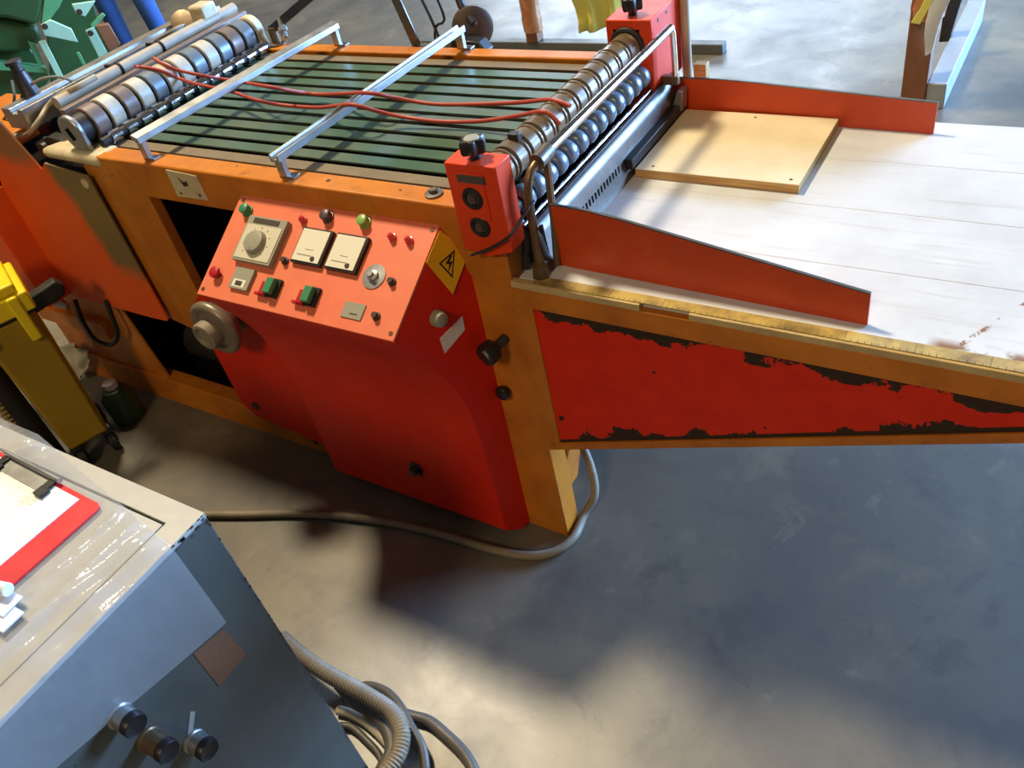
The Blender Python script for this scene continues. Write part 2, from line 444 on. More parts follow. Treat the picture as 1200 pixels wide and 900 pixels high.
# --- green belts running over the left pulley
bp = []
cx, cz, r = -1.25, .8755, .0325
top = [(-.035, .908)] + [(cx - r * math.sin(t), cz + r * math.cos(t)) for t in [PI * k / 10 for k in range(11)]]
inn = [(x if i == 0 else cx + (x - cx) * .88, (z - .0035) if i == 0 else cz + (z - cz) * .88) for i, (x, z) in enumerate(top)]
prof = top + inn[::-1]
b0 = None
for i in range(NB):
    y = RY0 + PITCH * (i + .5)
    if b0 is None:
        b0 = O('belt', MB().prism(prof, y - .0165, y + .0165, 1), 'belt_green', M); b0c = WLOC[b0.name].copy()
        b0.material_slots[0].link = 'OBJECT'; b0.material_slots[0].material = MATS['belt_edge_tan']
    else:
        dup(b0, M, (b0c.x, y, b0c.z), 'belt_edge_tan' if i == NB - 1 else 'belt_green')
pr = O('pulley_shaft', MB().rod((cx, .03, cz), (cx, .66, cz), .027, 18), 'steel_dark', M)
gl = None
for i in range(NB + 1):
    y = RY0 + PITCH * i
    g = O('pulley_collar', MB().lathe((cx, y - .004, cz), (0, 1, 0), [(0, .030), (.008, .030)], 16), 'steel', pr) if gl is None else dup(gl, pr, (cx, y, cz))
    gl = gl or g

# --- grey guide bars lying across the belts
def cross_bar(xf, xb, z, kind):
    y0, y1 = .012, .705
    d = Vector((xb - xf, y1 - y0, 0)); ang = math.atan2(-d.x, d.y)
    T = Matrix.Translation((xf, y0, z)) @ Matrix.Rotation(ang, 4, 'Z')
    L = d.length
    if kind == 'channel': pf = [(-.013, 0), (.013, 0), (.013, .016), (.009, .016), (.006, .005), (-.006, .005), (-.009, .016), (-.013, .016)]
    else: pf = [(-.012, .004), (.010, -.006), (.013, -.004), (.012, .010), (-.010, .016), (-.013, .013)]
    b = O('cross_bar', MB().prism(pf, 0, L, 1, T), 'aluminium', M, .0008)
    h = z - .915
    for yy in (.006, L - .018):
        O('bar_foot', MB().prism([(-.012, 0), (-.004, 0), (.010, .002), (.012, h + .004 - .016 + .016), (-.012, h - .914 + .914)] and
          [(-.011, -h), (.010, -h), (.011, .006), (-.011, .008)], yy, yy + .012, 1, T).prism([(-.012, -h), (.030, -h), (.030, -h + .004), (-.012, -h + .004)], yy, yy + .02, 1, T), 'aluminium', b, .0006)
    return b
cross_bar(-.988, -.945, .962, 'angle')
cross_bar(-.540, -.524, .954, 'channel')

# --- dark nip roller just in front of the pressure roller
nr = O('nip_roller', MB().rod((-1.185, .045, .9255), (-1.185, .655, .9255), .012, 16), 'black_rubber', M)
k0 = None
for i in range(NB):
    y = RY0 + PITCH * (i + .5)
    if k0 is None: k0 = O('nip_ring', MB().lathe((-1.185, y - .017, .9255), (0, 1, 0), [(0, .012), (.002, .0165), (.032, .0165), (.034, .012)], 20), 'chrome', nr)
    else: dup(k0, nr, (-1.185, y, .9255))
# --- left pressure roller with rings
RX, RZ = -1.25, .9575
ps = O('pressure_roller', MB().rod((RX, .035, RZ), (RX, .655, RZ), .037, 20), 'black_rubber', M)
cols = ['roller_taupe', 'roller_cream', 'roller_taupe', 'roller_cream', 'roller_slate', 'roller_cream', 'roller_cream', 'roller_slate', 'roller_cream', 'roller_slate', 'roller_taupe', 'roller_slate']
r0 = None
for i in range(NB):
    y = RY0 + PITCH * (i + .5); w = .0195
    if r0 is None:
        r0 = O('roller_ring', MB().lathe((RX, y - w, RZ), (0, 1, 0), [(0, .036), (0, .0435), (.002, .0455), (2 * w - .002, .0455), (2 * w, .0435), (2 * w, .036)], 28), cols[0], ps)
        r0.material_slots[0].link = 'OBJECT'; r0.material_slots[0].material = MATS[cols[0]]
    else: dup(r0, ps, (RX, y, RZ), cols[i])
def link_plate(y0, y1, mat):
    pts = [(RX + .042 * math.cos(t), RZ + .004 + .042 * math.sin(t)) for t in [PI * (-.12 + k / 11 * 1.22) for k in range(12)]]
    pts += [(RX - .005, .90), (RX + .05, .90)]
    return O('roller_arm', MB().prism(pts, y0, y1, 1), mat, M, .005)
a1 = link_plate(.018, .034, 'aluminium'); O('arm_slot', MB().prism([(RX - .016, RZ + .012), (RX + .002, RZ + .018), (RX + .012, RZ - .012), (RX - .004, RZ - .018)], .0172, .019, 1), 'dark_void', a1)
a2 = link_plate(.655, .685, 'cream_plate')

# --- delivery end on the left: beams, pipes, covers
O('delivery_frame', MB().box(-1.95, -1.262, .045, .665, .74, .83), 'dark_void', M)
O('flat_beam', MB().box(-1.345, -1.322, .07, .74, .905, .992), 'roller_taupe', M, .002)
for y in (.20, .36, .52):
    O('beam_hole', MB().prism([(y - .009, .955), (y + .009, .962), (y + .007, .978), (y - .008, .972)], -1.3222, -1.3215, 0), 'dark_void', M)
O('round_bar', MB().rod((-1.395, .10, .992), (-1.395, .76, .992), .016, 16), 'hose_tan', M)
O('round_bar', MB().rod((-1.445, .14, .985), (-1.445, .74, .985), .009, 12), 'hose_tan', M)
O('aluminium_profile', MB().prism([(-1.60, .93), (-1.505, .93), (-1.505, .985), (-1.525, .985), (-1.53, .972), (-1.555, .972), (-1.56, .985), (-1.60, .985)], .06, .80, 1), 'aluminium', M, .001)
for y in (.31, .46):
    O('pipe_clamp', MB().torus((-1.395, y, .992), (0, 1, 0), .017, .004, 16, 6).box(-1.45, -1.40, y - .004, y + .004, .996, 1.004), 'black_rubber', M)
vb = at(50, 134, 2, .925); vt = at(14, 71, 1, vb.y); vh = vt.z - .88
vc = O('air_valve', MB().lathe((vb.x, vb.y, .88), (0, 0, 1), [(0, .030), (vh * .22, .036), (vh * .5, .033), (vh * .58, .024), (vh * .85, .018), (vh * .86, .015), (vh * .95, .015), (vh * .955, .022), (vh, .022)], 18), 'steel_dark', M)
O('valve_fitting', MB().lathe((vb.x + .03, vb.y, .95), (1, .3, .25), [(0, .012), (.02, .012), (.022, .018), (.035, .018), (.037, .010), (.06, .010)], 8), 'steel', vc)
O('valve_fitting', MB().lathe((vb.x + .03, vb.y - .01, .915), (.6, -.7, .2), [(0, .010), (.02, .010), (.022, .014), (.032, .014)], 8), 'steel', vc)
hp = [at(18, 160, 2, .90), at(33, 157, 2, .92), at(46, 142, 2, .95), at(57, 124, 2, .97), at(72, 111, 2, .995), at(90, 102, 2, 1.012), at(112, 90, 2, 1.015)]
O('air_hose', MB().tube(spline(hp, .012), .008, 10), 'hose_tan', M)
hp = [(-1.60, .13, .99), (-1.56, .17, 1.015), (-1.53, .21, 1.01), (-1.52, .24, .985)]
O('air_hose', MB().tube(spline(hp, .012), .0035, 8), 'hose_grey', M)
hp = [at(14, 95, 2, 1.0), at(17, 115, 2, .97), at(12, 130, 2, .93), at(4, 140, 2, .90)]
O('air_hose', MB().tube(spline(hp, .012), .004, 8), 'hose_black', M)
ec = at(236, 8, 2, 1.03)
O('end_clamp', MB().box(ec.x - .03, ec.x + .03, ec.y - .03, ec.y + .03, .93, 1.04), 'cream_plate', M, .008)
ec = at(212, 20, 2, 1.0)
O('end_disc', MB().lathe((ec.x, ec.y, .985), (.4, -.5, .75), [(-.02, .02), (0, .034), (.012, .034), (.014, .02)], 22), 'steel_brown', M)
O('side_deck', MB().box(-2.02, -1.66, .02, .30, .86, .90), 'orange_paint', M, .004)
O('clutter_bracket', MB().prism([(-1.50, .86), (-1.36, .86), (-1.34, .915), (-1.42, .925), (-1.5, .90)], .045, .075, 1).lathe((-1.45, .03, .89), (0, 1, 0), [(0, .02), (.02, .02), (.021, .028), (.03, .028)], 12), 'steel_dark', M, .002)

cv = O('front_cover', MB().prism([(-1.235, .858), (-1.235, .402), (-1.245, .395), (-1.30, .392), (-1.710, .392), (-1.708, .77), (-1.60, .985), (-1.505, .985), (-1.437, .856), (-1.405, .878)], -.006, 0, 1), 'cover_red', M, .001)
O('cover_return', MB().prism([(-1.712, -.0005), (-1.706, -.0005), (-1.712, -.080), (-1.718, -.080)], .40, .775, 2), 'cover_red', cv)
O('cover_wing', MB().prism([(-1.715, .425), (-2.10, .45), (-2.10, .86), (-1.715, .775)], -.083, -.078, 1), 'cover_red', cv)
O('cover_screw', MB().lathe((-1.262, -.006, .835), (0, -1, 0), [(0, .014), (.003, .013), (.004, .009)], 14), 'cream_plate', cv)
O('cover_screw', MB().lathe((-1.73, -.083, .74), (0, -1, 0), [(0, .014), (.005, .013), (.006, .009)], 14), 'cream_plate', cv)
O('lower_sheet', MB().prism([(-1.98, .09), (-1.45, .09), (-1.50, .39), (-1.98, .42)], .012, .018, 1), 'orange_paint', M)
O('side_rail', MB().box(-2.0, -1.62, -.012, .012, .24, .30), 'orange_paint', M, .002)

# --- red front plate, hand wheel and control housing
fp = O('front_plate', MB().prism([(-1.045, .50), (-1.045, .155), (-1.005, .115), (-.62, .070), (-.16, .030), (-.16, .74), (-.60, .74), (-.98, .56)], -.030, -.0015, 1), 'red_paint', M, .002)
for x, z in ((-.98, .165), (-.821, .053)):
    O('plate_bolt', MB().lathe((x, -.03 if z > .1 else -.002, z), (0, -1, 0), [(0, .013), (.004, .013), (.006, .009)], 10), 'steel_dark', fp)
HW = Vector((-.838, -.03, .545))
hw = O('hand_wheel', MB().torus(HW + Vector((0, -.080, 0)), (0, 1, 0), .062, .014, 36, 12).lathe(HW, (0, -1, 0), [(0, .050), (.03, .050), (.034, .030), (.045, .030), (.05, .056), (.082, .058), (.089, .050), (.095, .02)], 28), 'wheel_grey', M)
O('wheel_hub', MB().lathe(HW + Vector((0, -.09, 0)), (0, -1, 0), [(0, .036), (.026, .038), (.032, .035), (.034, .029), (.026, .022), (.024, .004)], 28), 'hose_grey', hw)
hpf = [(0, .862), (-.2, .7445), (-.2005, .737), (-.184, .705), (-.164, .672), (-.145, .640), (-.126, .601), (-.110, .560), (-.098, .515), (-.089, .470), (-.084, .425), (-.081, .370), (-.080, .310), (-.080, .062), (-.03, .030), (0, .030)]
hpf = hpf[:-2] + [(-.03, .012), (0, .008), (0, .40), (0, .76)]
def xr(y, z):
    k = max(0, min(1, (y + .2) / .2)); back = -.137 + (.045 * min(1, (.865 - z) / .105)) if z > .76 else -.092 - .016 * (.76 - z) / .76
    return -.140 + (back + .140) * k
nh = len(hpf)
hm = MB().add([(-.672, y, z) for y, z in hpf] + [(xr(y, z), y, z) for y, z in hpf],
              [tuple(range(nh))[::-1]] + [(i, (i + 1) % nh, nh + (i + 1) % nh, nh + i) for i in range(nh)])
# right-hand side sheet as a fan of strips so its slight twist stays clean
front = list(range(1, nh - 4)); 
def zrow(i): return hpf[i][1]
side = []
bk = [(0, .862), (0, .76), (0, .40), (0, .008)]
o0 = len(hm.v); backv = [nh + 0, nh + nh - 1, nh + nh - 2, nh + nh - 3]
hm.add([], [(nh + 0, nh + 1, nh + nh - 1)] and [])
hm.f += [(nh, nh + 1, 2 * nh - 1)]; hm.mi += [0]
mid = min(range(1, nh - 4), key=lambda i: abs(hpf[i][1] - .42))
for i in range(1, nh - 4):
    tgt = 2 * nh - 1 if i < mid else 2 * nh - 2
    hm.f.append((nh + i, nh + i + 1, tgt)); hm.mi.append(0)
hm.f += [(nh + mid, 2 * nh - 2, 2 * nh - 1), (2 * nh - 4, 2 * nh - 3, 2 * nh - 2)]; hm.mi += [0, 0]
ch = O('control_housing', hm, 'red_paint', M, sharp=28)
O('housing_latch', MB().lathe((-.352, -.080, .197), (0, -1, 0), [(0, .020), (.004, .019), (.005, .011), (.020, .011), (.021, .008)], 12).box(-.358, -.330, -.094, -.086, .186, .197), 'steel_dark', ch)
ev = Vector((0, .863, .505)); nv = Vector((0, -.505, .863))
T = Matrix(((1, 0, 0, 0), (0, ev.y, nv.y, -.2), (0, ev.z, nv.z, .748), (0, 0, 0, 1)))
V = lambda x, v, h=0: T @ Vector((x, v, h))
O('panel_plate', MB().box(-.676, -.138, -.006, .236, -.002, .004, T), 'red_panel_glare', ch, .001)
def knob(name, x, v, prof, mat, n=20, h0=.004): return O(name, MB().lathe(V(x, v, h0), nv, prof, n), mat, ch)
BUT = [(0, .0135), (.004, .0135), (.0045, .0115), (.017, .0115), (.0185, .0095)]
knob('push_button', -.634, .198, BUT, 'button_green'); knob('push_button', -.408, .213, BUT, 'button_plum'); knob('push_button', -.310, .214, BUT, 'button_lime')
LMP = [(0, .0085), (.006, .0085), (.0065, .0065), (.013, .006), (.016, .003)]
for x, v in ((-.468, .198), (-.231, .193), (-.189, .192)): knob('indicator_lamp', x, v, LMP, 'lamp_red')
SC = [(0, .0085), (.004, .0085), (.005, .006), (.012, .006)]
for x, v in ((-.470, .104), (-.191, .105), (-.195, .033)): knob('fuse_holder', x, v, SC, 'chip_dark', 12)
for x, v in ((-.662, .222), (-.150, .222), (-.150, .008), (-.664, .008)): knob('panel_screw', x, v, [(0, .005), (.0012, .0045)], 'steel_brown', 10)
knob('emergency_button', -.638, .046, [(0, .007), (.008, .007), (.010, .013), (.016, .012), (.018, .006)], 'button_red')
knob('setting_disc', -.238, .109, [(0, .026), (.002, .026), (.0025, .012), (.008, .011), (.010, .006), (.016, .0055)], 'aluminium', 28)
sel = O('speed_selector', MB().use('panel_grey').box(-.607, -.496, .083, .186, .004, .018, T).use('ivory_plastic').box(-.602, -.501, .088, .166, .018, .0195, T)
        .use('chip_dark').box(-.590, -.515, .170, .182, .018, .0188, T), None, ch, .0008)
sk = MB().use('chip_dark')
for k in range(9):
    t = math.radians(-130 + k * 32.5); R2 = T @ Matrix.Translation((-.555, .126, .0195)) @ Matrix.Rotation(-t, 4, 'Z')
    sk.box(-.0007, .0007, .032, .037, 0, .0003, R2)
O('dial_marks', sk, None, ch)
O('dial_knob', MB().use('panel_grey').lathe(V(-.555, .126, .0195), nv, [(0, .027), (.006, .026), (.011, .0235), (.012, .020)], 30)
  .use('aluminium').lathe(V(-.555, .108, .030), nv, [(0, .005), (.0022, .005)], 12), None, ch)
O('counter_plate', MB().use('panel_grey').box(-.588, -.534, .023, .070, .004, .012, T).use('meter_white').box(-.580, -.545, .027, .044, .012, .0125, T)
  .use('chip_dark').box(-.572, -.553, .030, .0405, .0125, .013, T), None, ch, .0006)
for mx in (-.411, -.319):
    O('panel_meter', MB().use('black_plastic').box(mx - .040, mx + .040, .104, .182, .004, .014, T).use('meter_white').box(mx - .036, mx + .036, .108, .178, .014, .0165, T)
      .use('panel_grey').box(mx - .026, mx + .012, .120, .1225, .0165, .0169, T)
      .use('chip_dark').lathe(V(mx + .018, .116, .0165), nv, [(0, .0055), (.002, .005)], 12).box(mx - .010, mx + .012, .1335, .1345, .0165, .0168, T), None, ch, .0006)
for sx in (-.472, -.367):
    O('toggle_switch', MB().use('black_plastic').box(sx - .020, sx + .020, .022, .062, .004, .012, T).use('button_green').box(sx - .006, sx + .013, .026, .058, .012, .026, T)
      .use('button_red').box(sx - .022, sx - .008, .022, .050, .012, .018, T).box(sx - .034, sx - .006, .020, .026, .006, .016, T), None, ch, .0006)
O('name_tag', MB().use('panel_grey').box(-.278, -.228, .018, .050, .004, .0065, T).use('chip_dark').box(-.258, -.240, .026, .0285, .0065, .0068, T), None, ch)
# side of the housing: warning sign, lamp, sticker
sA, sB, sC = Vector((-.137, 0, .862)), Vector((-.140, -.2, .7445)), Vector((-.092, 0, .76))
n1 = (sB - sA).cross(sC - sA).normalized(); n1 = n1 if n1.x > 0 else -n1
sD = Vector((-.1, 0, .40)); n2 = (sB - sC).cross(sD - sC).normalized(); n2 = n2 if n2.x > 0 else -n2
def slab(mb, px, p, n, h0, h1):
    q_ = [at_plane(u, v, p, n) for u, v in px]; k = len(q_)
    mb.add([v + n * h0 for v in q_] + [v + n * h1 for v in q_], [tuple(range(k))[::-1], tuple(range(k, 2 * k))] + [(i, (i + 1) % k, k + (i + 1) % k, k + i) for i in range(k)])
sign = MB().use('sign_yellow'); slab(sign, [(514, 270), (547, 297), (529, 345), (498, 308)], sC, n1, .004, .006)
sign.use('black_plastic')
to = [(531, 293), (512.5, 309), (528.5, 326)]; cxp = (524, 309.3); ti = [(cxp[0] + (u - cxp[0]) * .78, cxp[1] + (v - cxp[1]) * .78) for u, v in to]
for k in range(3): slab(sign, [to[k], to[(k + 1) % 3], ti[(k + 1) % 3], ti[k]], sC, n1, .0058, .0066)
slab(sign, [(526, 299), (520, 310), (524.5, 309.5), (523.5, 319), (528.5, 306.5), (524.5, 306.8), (528, 300)], sC, n1, .0058, .0066)
o = O('warning_sign', sign, None, ch); o['label'] = 'yellow high voltage warning sign'
pl_ = at_plane(511, 372, sC, n2)
O('side_lamp', MB().lathe(pl_ - n2 * .004, n2, [(0, .017), (.012, .017), (.013, .015), (.022, .0145), (.024, .012)], 20), 'panel_grey', ch)
stk = MB(); slab(stk, [(541, 370), (544, 386), (520.6, 414), (514.8, 396.5)], sC, n2, .001, .0022)
O('sticker', stk, 'label_white', ch)
# knobs on the right-hand post
pk = O('clamp_knob', MB().use('steel_dark').rod((-.045, 0, .622), (-.055, -.030, .614), .010).use('black_plastic').lathe((-.055, -.026, .614), (-.35, -1, -.15), [(0, .018), (.006, .024), (.030, .026), (.036, .022), (.038, .010)], 7), None, M, .002)
O('clamp_knob', MB().lathe((-.078, 0, .470), (0, -1, 0), [(0, .010), (.006, .010), (.008, .017), (.020, .017), (.024, .010)], 9), 'black_plastic', M, .001)

# --- bearing blocks either side of the feed rollers
def block(y0, y1, front):
    p = [(-.074, .842), (-.020, .832), (.032, .850), (.034, 1.017), (-.072, 1.017)]
    b = O('bearing_block', MB().prism(p, y0, y1, 1), 'block_red', M, .002)
    if front:
        O('block_plate', MB().prism([(-.050, .912), (.004, .912), (.004, 1.002), (-.050, 1.002)], y0 - .003, y0, 1), 'block_red', b, .001)
        O('block_slot', MB().prism([(-.048, .984), (.008, .984), (.008, .999), (-.048, .999)], y0 - .0036, y0 - .002, 1), 'steel', b)
        for z in (.954, .896):
            yy = y0 - (.003 if z > .91 else 0)
            O('bearing', MB().use('black_rubber').torus((-.025, yy, z), (0, 1, 0), .0165, .005, 24, 8).use('steel').lathe((-.025, yy + .002, z), (0, -1, 0), [(0, .015), (.002, .015), (.003, .009), (.007, .009), (.0072, .004)], 20), None, b)
        O('adjusting_wire', MB().tube(spline([(-.055, y0 - .008, .836), (-.01, y0 - .010, .858), (.038, y0 - .008, .890), (.055, .0, .915), (.062, .03, .93)], .008), .003, 8), 'steel_dark', b)
    else:
        O('bearing', MB().torus((-.025, y0, .962), (0, 1, 0), .034, .007, 28, 8), 'black_rubber', b)
        O('block_slot', MB().prism([(-.055, .990), (.006, .990), (.006, .997), (-.055, .997)], y0 - .0006, y0 + .001, 1), 'dark_void', b)
        for y in (.655, .70): O('block_screw', MB().lathe((.034, y, 1.004), (1, 0, 0), [(0, .004), (.001, .0035)], 10), 'chip_dark', b)
    ky = (y0 + y1) / 2 if front else y0 + .03
    kn = MB().lathe((-.02, ky, 1.017), (0, 0, 1), [(0, .010), (.014, .010)], 12)
    vs = []; n = 42
    lob = lambda k: .021 + .0035 * math.cos(6 * 2 * PI * k / n)
    for z, s in ((1.029, .9), (1.033, 1), (1.050, 1), (1.054, .88)): vs += [(-.02 + lob(k) * s * math.cos(2 * PI * k / n), ky + lob(k) * s * math.sin(2 * PI * k / n), z) for k in range(n)]
    fs = [(j * n + k, j * n + (k + 1) % n, (j + 1) * n + (k + 1) % n, (j + 1) * n + k) for j in range(3) for k in range(n)] + [tuple(range(n))[::-1], tuple(range(3 * n, 4 * n))]
    kn.add(vs, fs); O('star_knob', kn, 'black_plastic', b)
    if front: O('knob_cap', MB().lathe((-.02, ky, 1.054), (0, 0, 1), [(0, .014), (.0015, .013)], 20), 'panel_grey', b)
    return b
block(-.022, .026, True); block(.618, .80, False)

# --- feed rollers
ur = O('feed_roller', MB().rod((-.025, .02, .960), (-.025, .622, .960), .024, 20), 'roller_brown', M)
k0 = None; n = 12
for i in range(n):
    y = .045 + i * (.575 / n) + .02
    if k0 is None: k0 = O('roller_sleeve', MB().lathe((-.025, y - .021, .960), (0, 1, 0), [(0, .026), (.002, .0325), (.028, .0325), (.030, .029), (.034, .029), (.036, .0325), (.040, .0325), (.042, .026)], 26), 'roller_brown', ur)
    else: dup(k0, ur, (-.025, y, .960))
lr = O('lower_roller', MB().rod((.008, .02, .903), (.008, .63, .903), .013, 16), 'black_rubber', M)
k0 = None; n = 13
for i in range(n):
    y = .06 + i * (.56 / n) + .015
    if k0 is None: k0 = O('roller_spool', MB().lathe((.008, y - .0165, .903), (0, 1, 0), [(0, .012), (.001, .019), (.006, .0235), (.016, .0245), (.027, .0235), (.032, .019), (.033, .012)], 24), 'roller_blue_grey', lr, sharp=60)
    else: dup(k0, lr, (.008, y, .903))
O('roller_clip', MB().box(-.030, -.008, .118, .134, .985, 1.003), 'black_plastic', ur, .002)

# --- slotted chrome feed plate
def strip_xz(pts, y0, y1, th): return MB().prism(pts + [(x + th, z - th * .2) for x, z in pts[::-1]], y0, y1, 1)
fpl = O('feed_plate', strip_xz([(.020, .852), (.030, .862), (.040, .858), (.046, .84), (.050, .80), (.062, .771)], .045, .70, .0025), 'steel', M, sharp=60)
O('guide_strip', MB().rod((.022, .04, .866), (.022, .70, .866), .005, 10), 'chrome', M)
O('guide_strip', MB().box(.034, .040, .04, .70, .858, .868), 'steel_dark', M, .001)
s0 = None
for i in range(22):
    y = .085 + i * .0135
    p = MB().prism([(.0515, .792), (.0535, .792), (.0525, .812), (.0505, .812)], y, y + .005, 1)
    if s0 is None: s0 = O('plate_slot', p, 'dark_void', fpl); sc = WLOC[s0.name].copy()
    else: dup(s0, fpl, (sc.x, y + .0025, sc.z))
O('stop_bar', MB().box(.052, .070, .40, .715, .7905, .813), 'black_plastic', M, .002)
O('stop_bracket', MB().prism([(.050, .80), (.075, .80), (.078, .845), (.066, .846)], .66, .69, 1), 'aluminium', M, .001)

# --- hand rail
hr = O('hand_rail', MB().rod((.064, .072, .990), (.064, .648, .990), .0092, 16).tube(spline([(.064, .636, .990), (.064, .650, .988), (.064, .658, .976), (.064, .660, .93), (.064, .660, .874)], .01), .007, 12), 'chrome', M)
O('rail_leg', MB().tube(spline([(.052, .026, .775), (.053, .026, .86), (.055, .028, .940), (.058, .042, .976), (.064, .085, .990)], .01), .008, 12), 'steel_brown', hr)
O('rail_collar', MB().rod((.063, .060, .987), (.064, .100, .990), .0145, 14), 'steel', hr)
O('rail_strap', MB().tube(spline([(.066, .086, .982), (.067, .080, .93), (.067, .074, .86), (.066, .062, .775)], .01), .007, 8), 'steel_brown', hr)
O('rail_foot', MB().lathe((.052, .026, .770), (0, 0, 1), [(0, .017), (.028, .0155), (.032, .009)], 6), 'steel_brown', hr)
O('rail_mount', MB().box(.034, .072, .652, .668, .862, .882), 'steel_brown', hr, .002)
O('hose_stub', MB().tube(spline([(-.005, .05, .89), (.02, .045, .85), (.015, .04, .80), (.01, .04, .775)], .01), .009, 10), 'steel_dark', M)
O('tin_sheet', MB().prism([(.012, .771), (.055, .771), (.050, .86), (.020, .85)], .062, .064, 1), 'aluminium', M)

# --- feed table
EX = 1.22
pw = .728 / 4
for i in range(4):
    O('table_plank', MB().box(.010, EX, .012 + pw * i, .012 + pw * (i + 1) - .0008, .745, .770), 'table_white', M, .0008)
O('rule_strip', MB().box(.045, EX - .05, .0, .0235, .7702, .7720), 'ruler_yellow', M)
for a, b in ((.000, .262), (.352, EX - .03)):
    O('tape_strip', MB().box(a, b, -.0052, .010, .7565, .7700), 'tape_cream', M, .001)
zb = lambda x: .325 + .381 * (x - .028)
xe = .028 + (.735 - .325) / .381
bk = O('table_bracket', MB().box(.0, EX, -.004, .012, .712, .756)
       .prism([(.0005, zb(0) + .019), (.036, zb(.036) + .019), (.036, .7115), (.0005, .7115)], -.004, .012, 1)
       .prism([(.0, zb(0) - .002), (xe + .05, zb(xe + .05) - .002), (xe + .05, zb(xe + .05) + .018), (.0, zb(0) + .018)], -.004, .03, 1), 'orange_paint', M, .0015)
O('bracket_panel', MB().prism([(.03, zb(.03) + .01), (xe - .02, zb(xe - .02) + .01), (xe - .02, .72), (.03, .72)], .001, .005, 1), 'bracket_red', bk)
O('table_bracket', MB().prism([(.0, .32), (xe, .735), (xe, .744), (.0, .744)], .715, .735, 1), 'orange_paint', M)
def guide(y0, y1, x0, x1, prof, name='side_guide'):
    ang = math.atan2(y1 - y0, x1 - x0); T2 = Matrix.Translation((x0, y0, 0)) @ Matrix.Rotation(ang, 4, 'Z')
    L = math.hypot(x1 - x0, y1 - y0)
    pts = [(0, .7705), (L, .7705)] + [(a * L, z) for a, z in prof[::-1]]
    g = O(name, MB().prism(pts, -.002, .002, 1, T2).box(0, .03, .002, .03, .7705, .774, T2), 'guide_red', M)
    e = MB()
    for (a, z), (b, w) in zip(prof, prof[1:]): e.prism([(a * L, z), (b * L, w), (b * L, w + .0025), (a * L, z + .0025)], -.0028, .0028, 1, T2)
    O('guide_edge', e, 'steel', g)
    return g
guide(.070, .048, .070, .624, [(0, .899), (.12, .898), (.24, .891), (1, .829)])
guide(.706, .688, .012, .598, [(0, .855), (.22, .858), (.32, .856), (1, .835)])
O('guide_clip', MB().box(.03, .045, .70, .71, .857, .866), 'black_plastic', M, .001)
O('wood_block', MB().box(.075, .105, .735, .76, .80, .875), 'board_edge', M, .002)
O('rear_post', MB().rod((.045, .775, .75), (.045, .775, 1.5), .011, 12), 'pole_tan', M)

# --- rear attachments
l0, l1 = at(317, 36, 1, .69), at(366, -6, 1, .72); ld = (l1 - l0); ll = ld.length * 1.5; ld.normalize(); lu = Vector((0, 1, 0)); lw = ld.cross(lu).normalized(); lu = lw.cross(ld)
TL = Matrix(((lw.x, lu.x, ld.x, l0.x), (lw.y, lu.y, ld.y, l0.y), (lw.z, lu.z, ld.z, l0.z), (0, 0, 0, 1)))
lv = O('lever_arm', MB().box(-.012, .012, -.005, .005, 0, ll, TL), 'steel_dark', M, .002)
O('lever_pivot', MB().lathe((l0.x + .01, l0.y, .915), (0, 0, 1), [(0, .03), (.005, .03), (.007, .014), (max(.03, l0.z - .905), .014)], 18), 'steel_brown', lv)
lb_ = l0 + ld * .055 - lu * .004
O('lever_bolt', MB().lathe(lb_, -lw + Vector((0, -.5, 0)), [(-.01, .008), (.015, .008), (.017, .014), (.028, .014), (.030, .009), (.045, .009)], 8), 'aluminium', lv)
GM = Vector((-.585, .835, .918)); gd = Vector((.62, -.75, .15)).normalized()
gm = O('gear_motor', MB().lathe(GM - gd * .06, gd, [(-.03, .02), (.0, .040), (.05, .052), (.085, .056), (.10, .054), (.107, .044), (.109, .01)], 26), 'motor_brown', M)
O('motor_box', MB().prism([(-.60, .86), (-.505, .86), (-.49, .885), (-.51, .91), (-.60, .915)], .745, .785, 1), 'black_plastic', gm, .004)
O('motor_bolt', MB().lathe(GM + gd * .048 + Vector((.012, .0, .014)), gd, [(0, .006), (.006, .005)], 10), 'chrome', gm)
O('motor_arm', MB().tube(spline([GM + gd * .05 + Vector((.004, 0, .012)), GM + Vector((-.005, -.02, .06)), GM + Vector((-.03, 0, .14)), GM + Vector((-.06, .02, .36))], .02), .011, 12), 'steel_dark', gm)
O('motor_cable', MB().tube(spline([(-.60, .76, .87), (-.655, .76, .90), (-.645, .76, .945), (-.62, .77, .96), (-.64, .77, 1.05), (-.70, .78, 1.2)], .012), .0035, 8), 'black_rubber', gm)
rb = O('rear_bracket', MB().prism([(-.014, 0), (.014, 0), (.014, .34), (-.014, .34)], -.004, .004, 1, Matrix.Translation((-.70, .73, .905)) @ Matrix.Rotation(-.25, 4, 'Y')).box(-.715, -.64, .70, .75, .895, .905), 'steel', M, .002)
O('bracket_wire', MB().tube(spline([(-.625, .74, .905), (-.66, .76, .98), (-.71, .78, 1.06), (-.80, .80, 1.2)], .02), .004, 8), 'black_rubber', rb)

# ================================================================ things on the machine
b = MB().use('board_cream').box(.072, .412, .408, .690, .7715, .7895).use('board_edge').box(.0715, .4125, .4075, .6905, .7710, .7885)
for x, y in ((.105, .425), (.392, .425), (.24, .672)): b.use('chip_dark').lathe((x, y, .7894), (0, 0, 1), [(0, .0035), (.0003, .0035)], 10)
lb = O('loose_board', b, None, None); tag(lb, 'cream laminated board lying on the white feed table', 'board')

